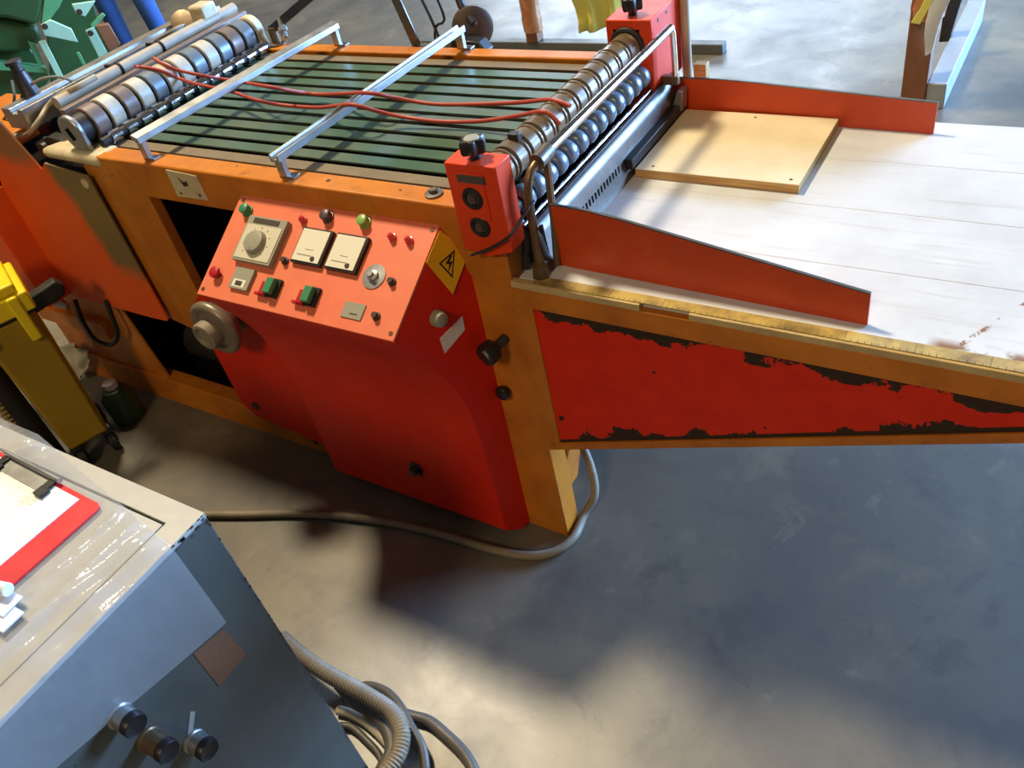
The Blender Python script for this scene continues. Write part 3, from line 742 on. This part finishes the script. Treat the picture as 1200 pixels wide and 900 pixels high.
def on_roller(u, v, r=.0505):
    d = RIGHT * ((u - 600) / F_PX) - UP * ((v - 450) / F_PX) + FWD
    ox, oz = CAM.x - RX, CAM.z - RZ; A_ = d.x ** 2 + d.z ** 2; B2 = ox * d.x + oz * d.z; D_ = max(0, B2 * B2 - A_ * (ox * ox + oz * oz - r * r))
    return CAM + d * ((-B2 - math.sqrt(D_)) / A_)
def red_cable(pts, label, start):
    P = [Vector(p) for p in start] + [at(u, v, 2, z) for u, v, z in pts]
    tag(O('red_cable', MB().tube(spline(P, .012), .0045, 10), 'cable_red'), label, 'cable', 'red cables over the belts')
red_cable([(240, 89, .955), (270, 94, .925), (312, 101, .985), (365, 110, .93), (400, 110, .945), (432, 109, .978), (470, 116, .945), (510, 122, .93), (562, 122, .935), (610, 120, .95), (645, 117, .99), (668, 124, .985)],
          'upper red cable crossing the green belts nearer the back rail', [on_roller(180, 68), on_roller(186, 72), on_roller(196, 77), on_roller(208, 82)])
red_cable([(232, 99, .955), (270, 107, .95), (300, 117, .955), (330, 123, .93), (370, 126, .93), (395, 124, .96), (415, 123, .978), (457, 134, .94), (510, 142, .925), (562, 142, .93), (605, 136, .955), (632, 131, .995), (645, 134, .992), (656, 146, .975)],
          'lower red cable crossing the green belts nearer the control panel', [on_roller(158, 78), on_roller(166, 78.5), on_roller(182, 81), on_roller(200, 87), on_roller(210, 92)])

# ================================================================ hoses on the floor
def hose(pts, r, mat, rib, name, label, cat='hose', group=None, n=10):
    step = .0035 if rib else .012
    return tag(O(name, MB().tube(spline(pts, step), r, n, rib), mat, sharp=180 if not rib else 60), label, cat, group)
fz = lambda L, z=.0125: [at(u, v, 2, z) for u, v in L]
hose(fz([(235, 603), (290, 603), (340, 602), (400, 605), (460, 613), (520, 627), (570, 642), (615, 651), (648, 647), (672, 630), (684, 604)]) + [Vector((.022, .115, .045)), Vector((-.005, .16, .085)), Vector((-.05, .20, .13))], .0115, 'hose_grey', .12, 'floor_conduit', 'long grey ribbed conduit curving along the floor into the orange machine post', 'conduit')
hose(fz([(330, 748), (358, 772), (390, 793), (430, 815), (458, 834), (470, 856), (468, 880), (455, 902), (435, 925)], .082), .0185, 'hose_grey', .14, 'ribbed_hose', 'thick grey ribbed hose lying on top of the cable coil behind the cabinet', 'hose', None, 14)
hose([at(400, 818, 2, .012), at(426, 804, 2, .014), at(450, 809, 2, .026), at(468, 827, 2, .037), at(482, 853, 2, .037), at(495, 877, 2, .03), at(499, 905, 2, .02)], .010, 'hose_black', 0, 'coiled_cable', 'thin dark cable bending round the outside of the cable coil', 'cable', 'coiled cables behind the cabinet')
hose(fz([(440, 826), (478, 838), (502, 845), (522, 861), (543, 882), (556, 905), (562, 930)], .013), .0125, 'hose_black', 0, 'coiled_cable', 'dark cable leading away from the coil over bare floor', 'cable', 'coiled cables behind the cabinet')
hose(fz([(396, 832), (410, 836), (428, 846), (446, 862), (462, 882), (472, 905)], .011), .0105, 'hose_tan', 0, 'coiled_cable', 'pale cable in the middle of the coil close to the cabinet', 'cable', 'coiled cables behind the cabinet')
hose(fz([(398, 850), (412, 852), (428, 866), (444, 884), (450, 905)], .012), .0075, 'hose_black', 0, 'coiled_cable', 'short thin cable between the pale cable and the cabinet', 'cable', 'coiled cables behind the cabinet')
hose(fz([(398, 800), (418, 822), (440, 834), (455, 856), (460, 880), (448, 905)], .044), .0165, 'hose_black', 0, 'coiled_cable', 'thick dark cable tucked under the ribbed hose in the coil', 'cable', 'coiled cables behind the cabinet')

# ================================================================ grey cabinet with its plastic sheet
CX, CY, CZ = -.066, -.700, .85
cb = thing('grey_cabinet', 'grey metal cabinet with black push buttons and a cream lid', 'cabinet', (-.44, -1.02, 0))
O('body', MB().box(-.82, CX, -1.34, CY, 0, .842), 'cabinet_grey', cb, .002)
tf = MB().use('cabinet_top')
tf.box(-.82, CX, -.735, CY, .842, CZ).box(-.106, CX, -1.34, -.735, .842, CZ).box(-.82, -.78, -1.34, -.735, .842, CZ).box(-.78, -.106, -1.34, -1.30, .842, CZ)
O('top_rim', tf, None, cb)
O('lid', MB().box(-.776, -.110, -1.296, -.739, .843, CZ - .0005), 'cabinet_top', cb, .001)
ed = MB().use('chip_dark')
for k in range(16):
    y = CY - random.random() * .07; z = CZ - random.random() ** 2 * .02; w = .002 + random.random() * .005
    ed.box(CX - .0004, CX + .0006, y - w, y, z - w * .6, z)
for k in range(12):
    z = CZ - random.random() * .35; w = .002 + random.random() * .004
    ed.box(CX - .0004, CX + .0006, CY - w * .6, CY - .0005, z - w, z)
O('paint_chips', ed, None, cb)
O('tape_patch', MB().prism([(-.769, .665), (-.763, .588), (-.822, .588), (-.822, .678)], CX - .0005, CX + .001, 0), 'tape_brown', cb)
O('tape_patch', MB().prism([(-.873, .602), (-.868, .594), (-.898, .556), (-.903, .563)], CX - .0005, CX + .0008, 0), 'cabinet_top', cb)
def pbut(u, v, prot, collar):
    p = at(u, v, 0, CX + prot)
    c = O('push_button', MB().use(collar).lathe((CX, p.y, p.z), (1, 0, 0), [(0, .0185), (.004, .0185), (.006, .0165), (prot - .012, .0165)], 22).use('black_plastic').lathe((CX + prot - .012, p.y, p.z), (1, 0, 0), [(0, .0170), (.010, .0170), (.012, .0155), (.0105, .0125), (.010, .002)], 22), None, cb)
pbut(160, 851, .036, 'aluminium'); pbut(199, 882, .046, 'steel_brown'); pbut(246, 880, .036, 'aluminium')

# plastic sheet draped over the lid and down the button side
def drape():
    mb = MB(); nx, ny = 190, 110; vs = []
    top_len = .70
    rnd = random.Random(5); fold = []
    for _ in range(16):   # long creases running along the edge of the cabinet
        fold.append((rnd.uniform(-.24, -.085), rnd.uniform(-1.15, -.78), rnd.uniform(.030, .055), rnd.uniform(.003, .009), PI / 2 + rnd.uniform(-.30, .10), rnd.uniform(.06, .2)))
    for _ in range(9):    # short creases by the back edge
        fold.append((rnd.uniform(-.62, -.20), rnd.uniform(-.735, -.69), rnd.uniform(.03, .05), rnd.uniform(.003, .008), rnd.uniform(.5, 1.2), rnd.uniform(.02, .05)))
    for _ in range(10):
        fold.append((rnd.uniform(-.7, -.15), rnd.uniform(-1.2, -.85), rnd.uniform(.03, .06), rnd.uniform(.002, .006), rnd.uniform(0, PI), rnd.uniform(.04, .12)))
    for i in range(nx + 1):
        for j in range(ny + 1):
            s = i / nx; q = j / ny
            hang_y = -.763 - q * .46; drop = .842 - (.668 + (-.765 - hang_y) * .21)
            tot = top_len + drop; a = s * tot
            if a <= top_len:
                x = -.760 + a * ((CX + .003) + .760) / top_len
                yb = -.690 - max(0, (x + .472)) * .176; y = yb + (hang_y + .763) * (1.0)
                z = CZ + .002
                h = 0
                for fx, fy, w, am, an, L in fold:
                    dx, dy = x - fx, y - fy; u = dx * math.cos(an) + dy * math.sin(an); v = -dx * math.sin(an) + dy * math.cos(an)
                    h += am * math.exp(-(v / (w * .22)) ** 2) * math.exp(-(u / L) ** 4)
                h *= min(1, (CX + .003 - x) / .012) * min(1, q / .06 + .15)
                h = min(h, .012)
                # pressed flat under the clipboard
                if -.56 < x < -.19 and -1.1 < y < -.735: h = min(h, .0015)
                if x > -.13: h += .0014 * math.sin(y * 70) * min(1, (CX + .003 - x) / .01)
                z += h + .0006
            else:
                d = a - top_len
                x = CX + .003 + .0025 * math.sin(d * 14 + hang_y * 9) * min(1, d / .05) + min(d, .02) * .12 + .0012
                y = hang_y; z = CZ + .0026 - d
            vs.append((x, y, z))
    fs = [(i * (ny + 1) + j, (i + 1) * (ny + 1) + j, (i + 1) * (ny + 1) + j + 1, i * (ny + 1) + j + 1) for i in range(nx) for j in range(ny)]
    return mb.add(vs, fs)
tag(O('plastic_sheet', drape(), 'plastic_film', sharp=180), 'clear wrinkled plastic sheet draped over the grey cabinet', 'sheet')

# red clipboard with papers
CBZ = .8575
Q = lambda u, v, z=CBZ: at(u, v, 2, z)
c1, c2, c4 = Q(120, 592), Q(0, 529), Q(0, 674)
ex = (c2 - c1).normalized(); ey = (c4 - c1); ey = (ey - ex * ey.dot(ex)).normalized()
ang = math.atan2(ex.y, ex.x)
TC = Matrix(((ex.x, ey.x, 0, c1.x), (ex.y, ey.y, 0, c1.y), (0, 0, 1, CBZ - .0035), (0, 0, 0, 1)))
cl = thing('clipboard', 'red clipboard with a sheet of lined paper under a metal clip', 'clipboard', TC @ Vector((.16, .12, 0)))
O('board', MB().prism([(.012, 0), (.33, 0), (.33, .235), (.012, .235), (.003, .232), (0, .222), (0, .012), (.003, .003)], 0, .0035, 2, TC), 'clipboard_red', cl, .0008)
O('paper_sheet', MB().prism([(.045, .008), (.325, .008), (.325, .214), (.050, .220)], .0036, .0046, 2, TC), 'paper', cl)
kp = O('metal_clip', MB().use('aluminium').prism([(.115, -.004), (.235, -.004), (.230, .026), (.120, .026)], .0052, .0062, 2, TC).rod(TC @ Vector((.10, .0, .011)), TC @ Vector((.25, .0, .011)), .004, 12), None, cl)
for x in (.112, .238):
    O('clip_lever', MB().box(x - .010, x + .010, .018, .034, .0050, .011, TC).box(x - .005, x + .010, -.002, .020, .0062, .010, TC), 'black_plastic', kp, .001)
# white cards
for k, (u, v, a, lab, w) in enumerate(((-8, 690, .55, 'rolled white paper slip resting against the red clipboard', 0), (-6, 700, .40, 'upper white card of the pair in front of the red clipboard', 1), (-4, 716, .34, 'lower bluish white card of the pair in front of the red clipboard', 1))):
    p = at(u, v, 2, CZ + .02); p.z = CZ + (.016 if k == 0 else .0125 - .003 * (k - 1) * 1.0 + .0)
    Tk = Matrix.Translation(p) @ Matrix.Rotation(a - PI / 2 + 1.25, 4, 'Z')
    if w == 0: mb = MB().rod(Tk @ Vector((-.06, 0, .009)), Tk @ Vector((.03, 0, .009)), .009, 16)
    else: mb = MB().box(-.06, .034 - .003 * k, -.016, .016, 0, .0025, Tk)
    tag(O('white_card' if w else 'paper_roll', mb, 'card_white', None, .0006), lab, 'card' if w else 'paper roll', 'white cards on the plastic sheet' if w else None)

# ================================================================ yellow wheeled container between the cabinet and the machine
yb = thing('yellow_container', 'tall yellow plastic container with bright lid and black strap on castors', 'container', (-1.56, -.26, 0))
fd = Vector((.92, -.38, 0)).normalized(); sd = Vector((fd.y, -fd.x, 0)) * -1
TY = Matrix(((sd.x, -fd.x, 0, -1.487), (sd.y, -fd.y, 0, -.290), (0, 0, 1, 0), (0, 0, 0, 1)))
def taper(w0, w1, d0, d1, z0, z1):
    vs = []
    for w, d, z in ((w0, d0, z0), (w1, d1, z1)):
        for a, b_ in ((-w, 0), (w, 0), (w, d), (-w, d)): vs.append((a, b_, z))
    return MB().add(vs, [(0, 3, 2, 1), (4, 5, 6, 7), (0, 1, 5, 4), (1, 2, 6, 5), (2, 3, 7, 6), (3, 0, 4, 7)], TY)
O('tub', taper(.062, .078, .19, .21, .09, .545), 'yellow_shaded', yb, .012)
O('lid', MB().box(-.088, .088, -.012, .22, .552, .61, TY).box(-.07, .07, -.004, .20, .61, .64, TY).box(-.090, -.055, -.02, .0, .50, .61, TY).box(.03, .060, -.02, .0, .47, .61, TY), 'yellow_bright', yb, .006)
O('lid_seam', MB().box(-.080, .080, -.003, .214, .543, .553, TY), 'black_plastic', yb)
O('strap', MB().prism([(.070, .520), (.165, .535), (.178, .560), (.160, .585), (.070, .568)], .02, .06, 1, TY), 'black_rubber', yb, .006)
for sx in (-.045, .052):
    for dy in (.03, .17):
        c = TY @ Vector((sx, dy, .034))
        w = O('castor', MB().lathe(c - sd * .013, sd, [(0, .022), (.003, .032), (.023, .032), (.026, .022)], 20), 'black_rubber', yb)
        O('castor_fork', MB().box(sx - .017, sx - .014, dy - .012, dy + .012, .034, .092, TY).box(sx + .014, sx + .017, dy - .012, dy + .012, .034, .092, TY).box(sx - .017, sx + .017, dy - .012, dy + .012, .072, .092, TY), 'steel_dark', w)
# olive drum with a beaded rim beside it
dp = Vector((-1.578, -.408, 0)); dc = Vector((-1.600, -.372, 0))
dr = thing('black_tube', 'black upright tube with a beaded strip standing behind the plastic sheet', 'tube', dc)
O('tube_body', MB().lathe(dc, (0, 0, 1), [(0, .036), (.01, .04), (.53, .04), (.54, .036)], 28), 'black_rubber', dr)
s0 = None
for k in range(34):
    c = Vector((dp.x, dp.y, .012 + k * .0155)); p = MB().box(c.x - .004, c.x + .006, c.y - .010, c.y + .010, c.z - .004, c.z + .004)
    if s0 is None: s0 = O('rim_bead', p, 'tape_cream', dr)
    else: dup(s0, dr, c + Vector((.001, 0, 0)))

# clutter under the covers
rg = MB(); vs = []; n, m = 12, 14
A, B_, C_, D_ = at(72, 400, 1, -.03), at(98, 405, 1, -.03), at(104, 428, 1, -.04), at(92, 448, 1, -.05)
for i in range(n + 1):
    for j in range(m + 1):
        s, t_ = i / n, j / m; p = A.lerp(B_, s).lerp(D_.lerp(C_, s), t_)
        p = p + Vector((0, -.012 * math.sin(s * 9 + t_ * 4) - .006 * math.cos(t_ * 11), 0)); vs.append(p)
rg.add(vs, [(i * (m + 1) + j, (i + 1) * (m + 1) + j, (i + 1) * (m + 1) + j + 1, i * (m + 1) + j + 1) for i in range(n) for j in range(m)])
ro = O('white_rag', rg, 'rag_white', None, sharp=180); md = ro.modifiers.new('thick', 'SOLIDIFY'); md.thickness = .003
tag(ro, 'crumpled white rag hanging below the red machine cover', 'rag')
wr = thing('pliers', 'orange handled pliers hanging on the rail under the red cover', 'pliers', at(50, 345, 1, -.06))
O('handle', MB().tube(spline([at(36, 333, 1, -.05), at(50, 345, 1, -.06), at(64, 351, 1, -.06)], .01), .008, 10), 'cable_red', wr)
O('jaw', MB().tube(spline([at(62, 350, 1, -.05), at(72, 353, 1, -.05), at(84, 350, 1, -.05)], .01), [.008] * 3 + [.012] * 20, 8) if False else MB().lathe(at(60, 350, 1, -.05), Vector((.9, 0, -.2)), [(0, .012), (.02, .018), (.05, .014), (.075, .007)], 12), 'aluminium', wr)
hose([at(88, 352, 1, -.02), at(98, 378, 1, -.03), at(112, 398, 1, -.03), at(130, 404, 1, -.03), at(138, 392, 1, -.03), at(130, 368, 1, -.02), at(124, 352, 1, -.01)], .007, 'black_rubber', 0, 'drooping_cable', 'black cable drooping in a loop below the red cover', 'cable')
hose([at(82, 355, 1, -.05), at(92, 375, 1, -.05), at(100, 388, 1, -.05), at(110, 404, 1, -.06)],   .004, 'hose_tan', 0, 'metal_rod', 'short pale metal rod hanging beside the white rag', 'rod')
p = at(153, 488, 2, 0)
gb = thing('green_canister', 'small dark green canister with white cap on the floor by the machine base', 'canister', p)
O('canister_body', MB().lathe(p, (0, 0, 1), [(0, .045), (.004, .05), (.10, .05), (.125, .035), (.13, .02)], 22), 'bottle_green', gb)
O('canister_cap', MB().lathe(p + Vector((0, 0, .13)), (0, 0, 1), [(0, .022), (.02, .022), (.023, .018)], 16), 'card_white', gb)

# ================================================================ background: green machine, person, wrapped stands
G = thing('green_machine', 'dark and mint green machine with bolted gusset plates behind the delivery end', 'machine', (-4.4, 1.6, 0))
def facing(u, v, d):
    """frame at a spot in the hall, x to the right as seen from the aisle, z up"""
    p = CAM + (RIGHT * ((u - 600) / F_PX) - UP * ((v - 450) / F_PX) + FWD) * d
    h = Vector((FWD.x - .32, FWD.y - .10, 0)).normalized(); r_ = Vector((h.y, -h.x, 0))
    return p, h, r_
vd = Vector((-.86, .51, 0)).normalized(); vr = Vector((.51, .86, 0)).normalized()
def TG(p): return Matrix(((vr.x, vd.x, 0, p[0]), (vr.y, vd.y, 0, p[1]), (0, 0, 1, p[2]), (0, 0, 0, 1)))
gp = CAM + (RIGHT * ((60 - 600) / F_PX) - UP * ((60 - 450) / F_PX) + FWD) * 4.3; gp.z = 0; T3 = TG(gp)
T3i = T3.inverted()
def GX(px, y):
    out = []
    for u, v in px:
        q_ = T3i @ at_plane(u, v, T3 @ Vector((0, y, 0)), vd); out.append((q_.x, q_.z))
    return out
def gplate(name, px, y, th, mat, bev=.004): return O(name, MB().prism(GX(px, y), y, y + th, 1, T3), mat, G, bev)
O('drum', MB().lathe(T3 @ Vector((-1.1, .45, .62)), vr, [(0, .25), (.03, .33), (.62, .36), (.72, .28), (.74, .10)], 30), 'green_dark', G)
gplate('hood', [(-40, -30), (52, -25), (50, 6), (44, 30), (10, 22), (-40, 18)], .06, .30, 'green_dark', .02)
gplate('belly_plate', [(-40, 20), (10, 24), (44, 31), (50, 46), (34, 60), (-40, 62)], .12, .30, 'green_dark', .02)
gplate('side_wall', [(-40, 60), (30, 50), (60, 90), (40, 125), (-40, 130)], .22, .06, 'green_dark', .006)
O('base_frame', MB().box(-.9, .30, .30, .85, 0, .14, T3), 'green_dark', G, .01)
gplate('rear_wall', [(50, -20), (100, -25), (128, 62), (100, 110), (60, 100)], .62, .04, 'green_dark', .006)
gplate('gusset_plate', [(48, 29), (59, 23), (84, 34), (92, 50), (52, 42)], .04, .02, 'green_mint')
gplate('gusset_plate', [(84, 5), (112, 1), (100, 20), (89, 16)], .04, .02, 'green_mint')
gplate('front_arm', [(53, -12), (80, -14), (70, 8), (59, 23), (48, 28)], .065, .05, 'green_mid')
gplate('thin_brace', [(106, 30), (120, 15), (124, 18), (110, 34)], .10, .02, 'green_mid')
gplate('upright_bar', [(100, 36), (110, 32), (126, 62), (116, 68)], .07, .02, 'green_mint', .003)
gplate('upright_bar', [(45, 49), (53, 47), (78, 97), (71, 99)], .07, .02, 'green_mint', .003)
gplate('upright_bar', [(32, 48), (41, 51.6), (52, 75.6), (45, 78)], .09, .02, 'green_mid', .003)
gplate('upright_bar', [(89, 62), (93, 61), (101, 76), (97, 78)], .20, .02, 'green_mid', .003)
gplate('ledge', [(-10, 72), (54, 80), (56, 86), (-10, 82)], .10, .08, 'green_mid', .003)
for u, v, y in ((52.5, 31, .04), (93, 14, .04), (106, 39, .07)):
    q_ = T3i @ at_plane(u, v, T3 @ Vector((0, y, 0)), vd)
    O('gusset_bolt', MB().lathe(T3 @ q_, -vd, [(0, .015), (.004, .013)], 12), 'chip_dark', G)
gplate('crate_side', [(112, 30), (128, 28), (142, 52), (128, 62)], .34, .05, 'wood_brown', .006)

def person():
    import bmesh as bmm
    root = Vector((-4.235, 2.33, 0)); f = Vector((.55, -.83, 0)).normalized(); s = Vector((-f.y, f.x, 0))
    P = lambda a, b_, z: root + s * a + f * b_ + Vector((0, 0, z))
    V_ = []; E_ = []; R_ = []
    def chain(start, pts):
        prev = start
        for p, r_ in pts:
            V_.append(p); R_.append(r_); i = len(V_) - 1
            if prev is not None: E_.append((prev, i))
            prev = i
        return prev
    pel = chain(None, [(P(0, 0, .96), .145)])
    chest = chain(pel, [(P(0, 0, 1.10), .135), (P(0, .01, 1.28), .155), (P(0, 0, 1.40), .13)])
    chain(chest, [(P(0, .01, 1.50), .058), (P(0, .03, 1.57), .075), (P(0, .035, 1.66), .095), (P(0, .03, 1.73), .07)])
    for k in (-1, 1):
        chain(pel, [(P(.095 * k, .0, .88), .105), (P(.11 * k, .02, .68), .088), (P(.115 * k, .035, .50), .066), (P(.12 * k, .01, .30), .060), (P(.12 * k, -.015, .09), .050), (P(.125 * k, .05, .045), .045), (P(.13 * k, .15, .035), .036)])
        hd = chain(chest, [(P(.17 * k, 0, 1.40), .07), (P(.225 * k, -.01, 1.22), .052), (P(.25 * k, .0, 1.08), .043), (P(.245 * k, .08, .92), .034), (P(.24 * k, .12, .85), .032)])
    me = bpy.data.meshes.new('person'); me.from_pydata([tuple(v - root) for v in V_], E_, []); me.update()
    o = bpy.data.objects.new('person', me); col.objects.link(o)
    o.modifiers.new('skin', 'SKIN'); sv = me.skin_vertices[0].data
    for i, r_ in enumerate(R_): sv[i].radius = (r_, r_)
    sv[0].use_root = True
    ss = o.modifiers.new('sub', 'SUBSURF'); ss.levels = 2; ss.render_levels = 2
    dg = bpy.context.evaluated_depsgraph_get(); ev_ = o.evaluated_get(dg)
    nm = bpy.data.meshes.new_from_object(ev_); col.objects.unlink(o); bpy.data.objects.remove(o)
    nm.name = 'person'
    for mname in ('denim', 'shirt_maroon', 'skin', 'boot_black', 'hair_dark'): nm.materials.append(MATS[mname])
    for pg in nm.polygons:
        c = pg.center; lat = abs((Vector(c)).dot(s)); z = c.z; fw = Vector(c).dot(f)
        i = 0
        if z < .10: i = 3
        elif lat > .19 and z < 1.12 and z > .78: i = 2
        elif z > 1.60 and (fw < .07 or z > 1.73): i = 4
        elif z > 1.47: i = 2
        elif z > .985: i = 1
        pg.material_index = i
    nm.shade_smooth()
    po = bpy.data.objects.new('person', nm); put(po, None, root)
    tag(po, 'person in blue jeans standing beside the green machine', 'person')
    # five fingers each hand
    for k in (-1, 1):
        h = MB()
        for q_, L in ((-.022, .07), (-.008, .08), (.008, .076), (.021, .06)):
            a = P(.24 * k, .125 + q_, .835); h.tube([a, a + Vector((0, 0, -L * .5)) - s * k * .006, a + Vector((0, 0, -L)) - s * k * .022], [.0095, .009, .007], 8)
        a = P(.24 * k - .012 * k, .155, .865); h.tube([a, a + f * .022 + Vector((0, 0, -.025)), a + f * .028 + Vector((0, 0, -.055))], [.011, .010, .008], 8)
        O('fingers', h, 'skin', po, sharp=180)
    fc = MB()
    for k in (-1, 1): fc.lathe(P(.033 * k, .118, 1.665), f, [(0, .010), (.006, .008), (.009, .003)], 10)
    O('eyes', fc, 'card_white', po)
    O('nose', MB().tube([P(0, .115, 1.67), P(0, .138, 1.635), P(0, .12, 1.622)], [.008, .014, .010], 8), 'skin', po, sharp=180)
    O('mouth', MB().tube([P(-.022, .108, 1.600), P(0, .118, 1.598), P(.022, .108, 1.600)], [.003, .006, .003], 8), 'lamp_red', po, sharp=180)
    e = MB()
    for k in (-1, 1): e.torus(P(.092 * k, .03, 1.655), s, .016, .007, 14, 6)
    O('ears', e, 'skin', po)
person()

def wrapped_stand(base, ang, label, group, variant):
    w = thing('wrapped_stand', label, 'stand', base, group)
    Tw = Matrix.Translation(base) @ Matrix.Rotation(ang, 4, 'Z')
    L = lambda *p: Tw @ Vector(p)
    if variant == 0:
        O('timber_post', MB().box(-.035, .035, -.035, .035, .05, .75, Tw), 'wood_brown', w, .004)
        O('tape_wrap', MB().lathe(L(0, 0, .10), (0, 0, 1), [(0, .052), (.06, .055), (.10, .051), (.22, .054), (.30, .062), (.36, .085), (.45, .11), (.60, .12), (.66, .10)], 9), 'packing_tape', w, .004)
        O('floor_runner', MB().box(-.75, 1.05, -.03, .03, 0, .05, Tw), 'runner_dark', w, .004)
        O('film_tail', MB().tube(spline([L(.10, -.03, .62), L(.12, -.04, .50), L(.10, -.05, .38), L(.09, -.04, .30)], .02), .008, 6), 'film_white', w)
    else:
        O('timber_post', MB().box(-.045, .045, -.035, .035, .0, .55, Tw), 'wood_brown', w, .004)
        O('tape_wrap', MB().lathe(L(.01, 0, .34), (0, 0, 1), [(0, .058), (.05, .064), (.08, .060), (.15, .066), (.20, .072), (.30, .10), (.42, .15), (.55, .17)], 9), 'packing_tape', w, .004)
        O('floor_runner', MB().box(.046, .116, -.03, .86, 0, .10, Tw), 'runner_blue_grey', w, .004)
        def sheet(px, dy, th): return MB().prism([(lambda q_: (q_.x, q_.z))(at(u, v, 1, base.y + dy)) for u, v in px], base.y + dy, base.y + dy + th, 1)
        O('dark_strut', sheet([(1100, 50), (1105, 17), (1128, -30), (1136, -30), (1112, 49)], .42, .05), 'steel_dark', w, .004)
        O('film_wrap', sheet([(1083, 40), (1085, 26), (1089, 9), (1104, -30), (1128, -30), (1105, 17), (1099, 34), (1092, 62), (1084, 66)], -.072, .012), 'film_white', w, .002)
        O('yellow_strap', sheet([(1067, 27), (1078, 11), (1098, -30), (1106, -26), (1089, 9), (1078, 29)], -.095, .012), 'film_yellow', w, .002)
    return w
wrapped_stand(at(629, 58, 2, 0), .02, 'brown tape wrapped timber stand on a dark floor runner', None, 0)
wrapped_stand(at(1070, 122, 2, 0), .0, 'tape and film wrapped timber stand with yellow strap on pale runner', None, 1)
yp = MB(); vs = []; c0 = at(708, 34, 2, .18)
for i in range(13):
    for j in range(11):
        a = (i / 12 - .5) * .34; h_ = j / 10 * .55
        vs.append(c0 + Vector((.85, .5, 0)) * (a * (1 - .25 * (1 - j / 10)) + .0) + Vector((0, .03 * math.sin(i * 1.3) + .02 * math.sin(j * 1.1), h_)))
yp.add(vs, [(i * 11 + j, (i + 1) * 11 + j, (i + 1) * 11 + j + 1, i * 11 + j + 1) for i in range(12) for j in range(10)])
ys = thing('film_draped_stand', 'stand draped in pale yellow film behind the rear bearing block', 'stand', (c0.x, c0.y, 0))
o = O('yellow_film', yp, 'film_yellow', ys, sharp=180); o.modifiers.new('thick', 'SOLIDIFY').thickness = .004
O('stand_post', MB().box(c0.x - .02, c0.x + .06, c0.y + .06, c0.y + .12, 0, .72), 'wood_brown', ys, .004)
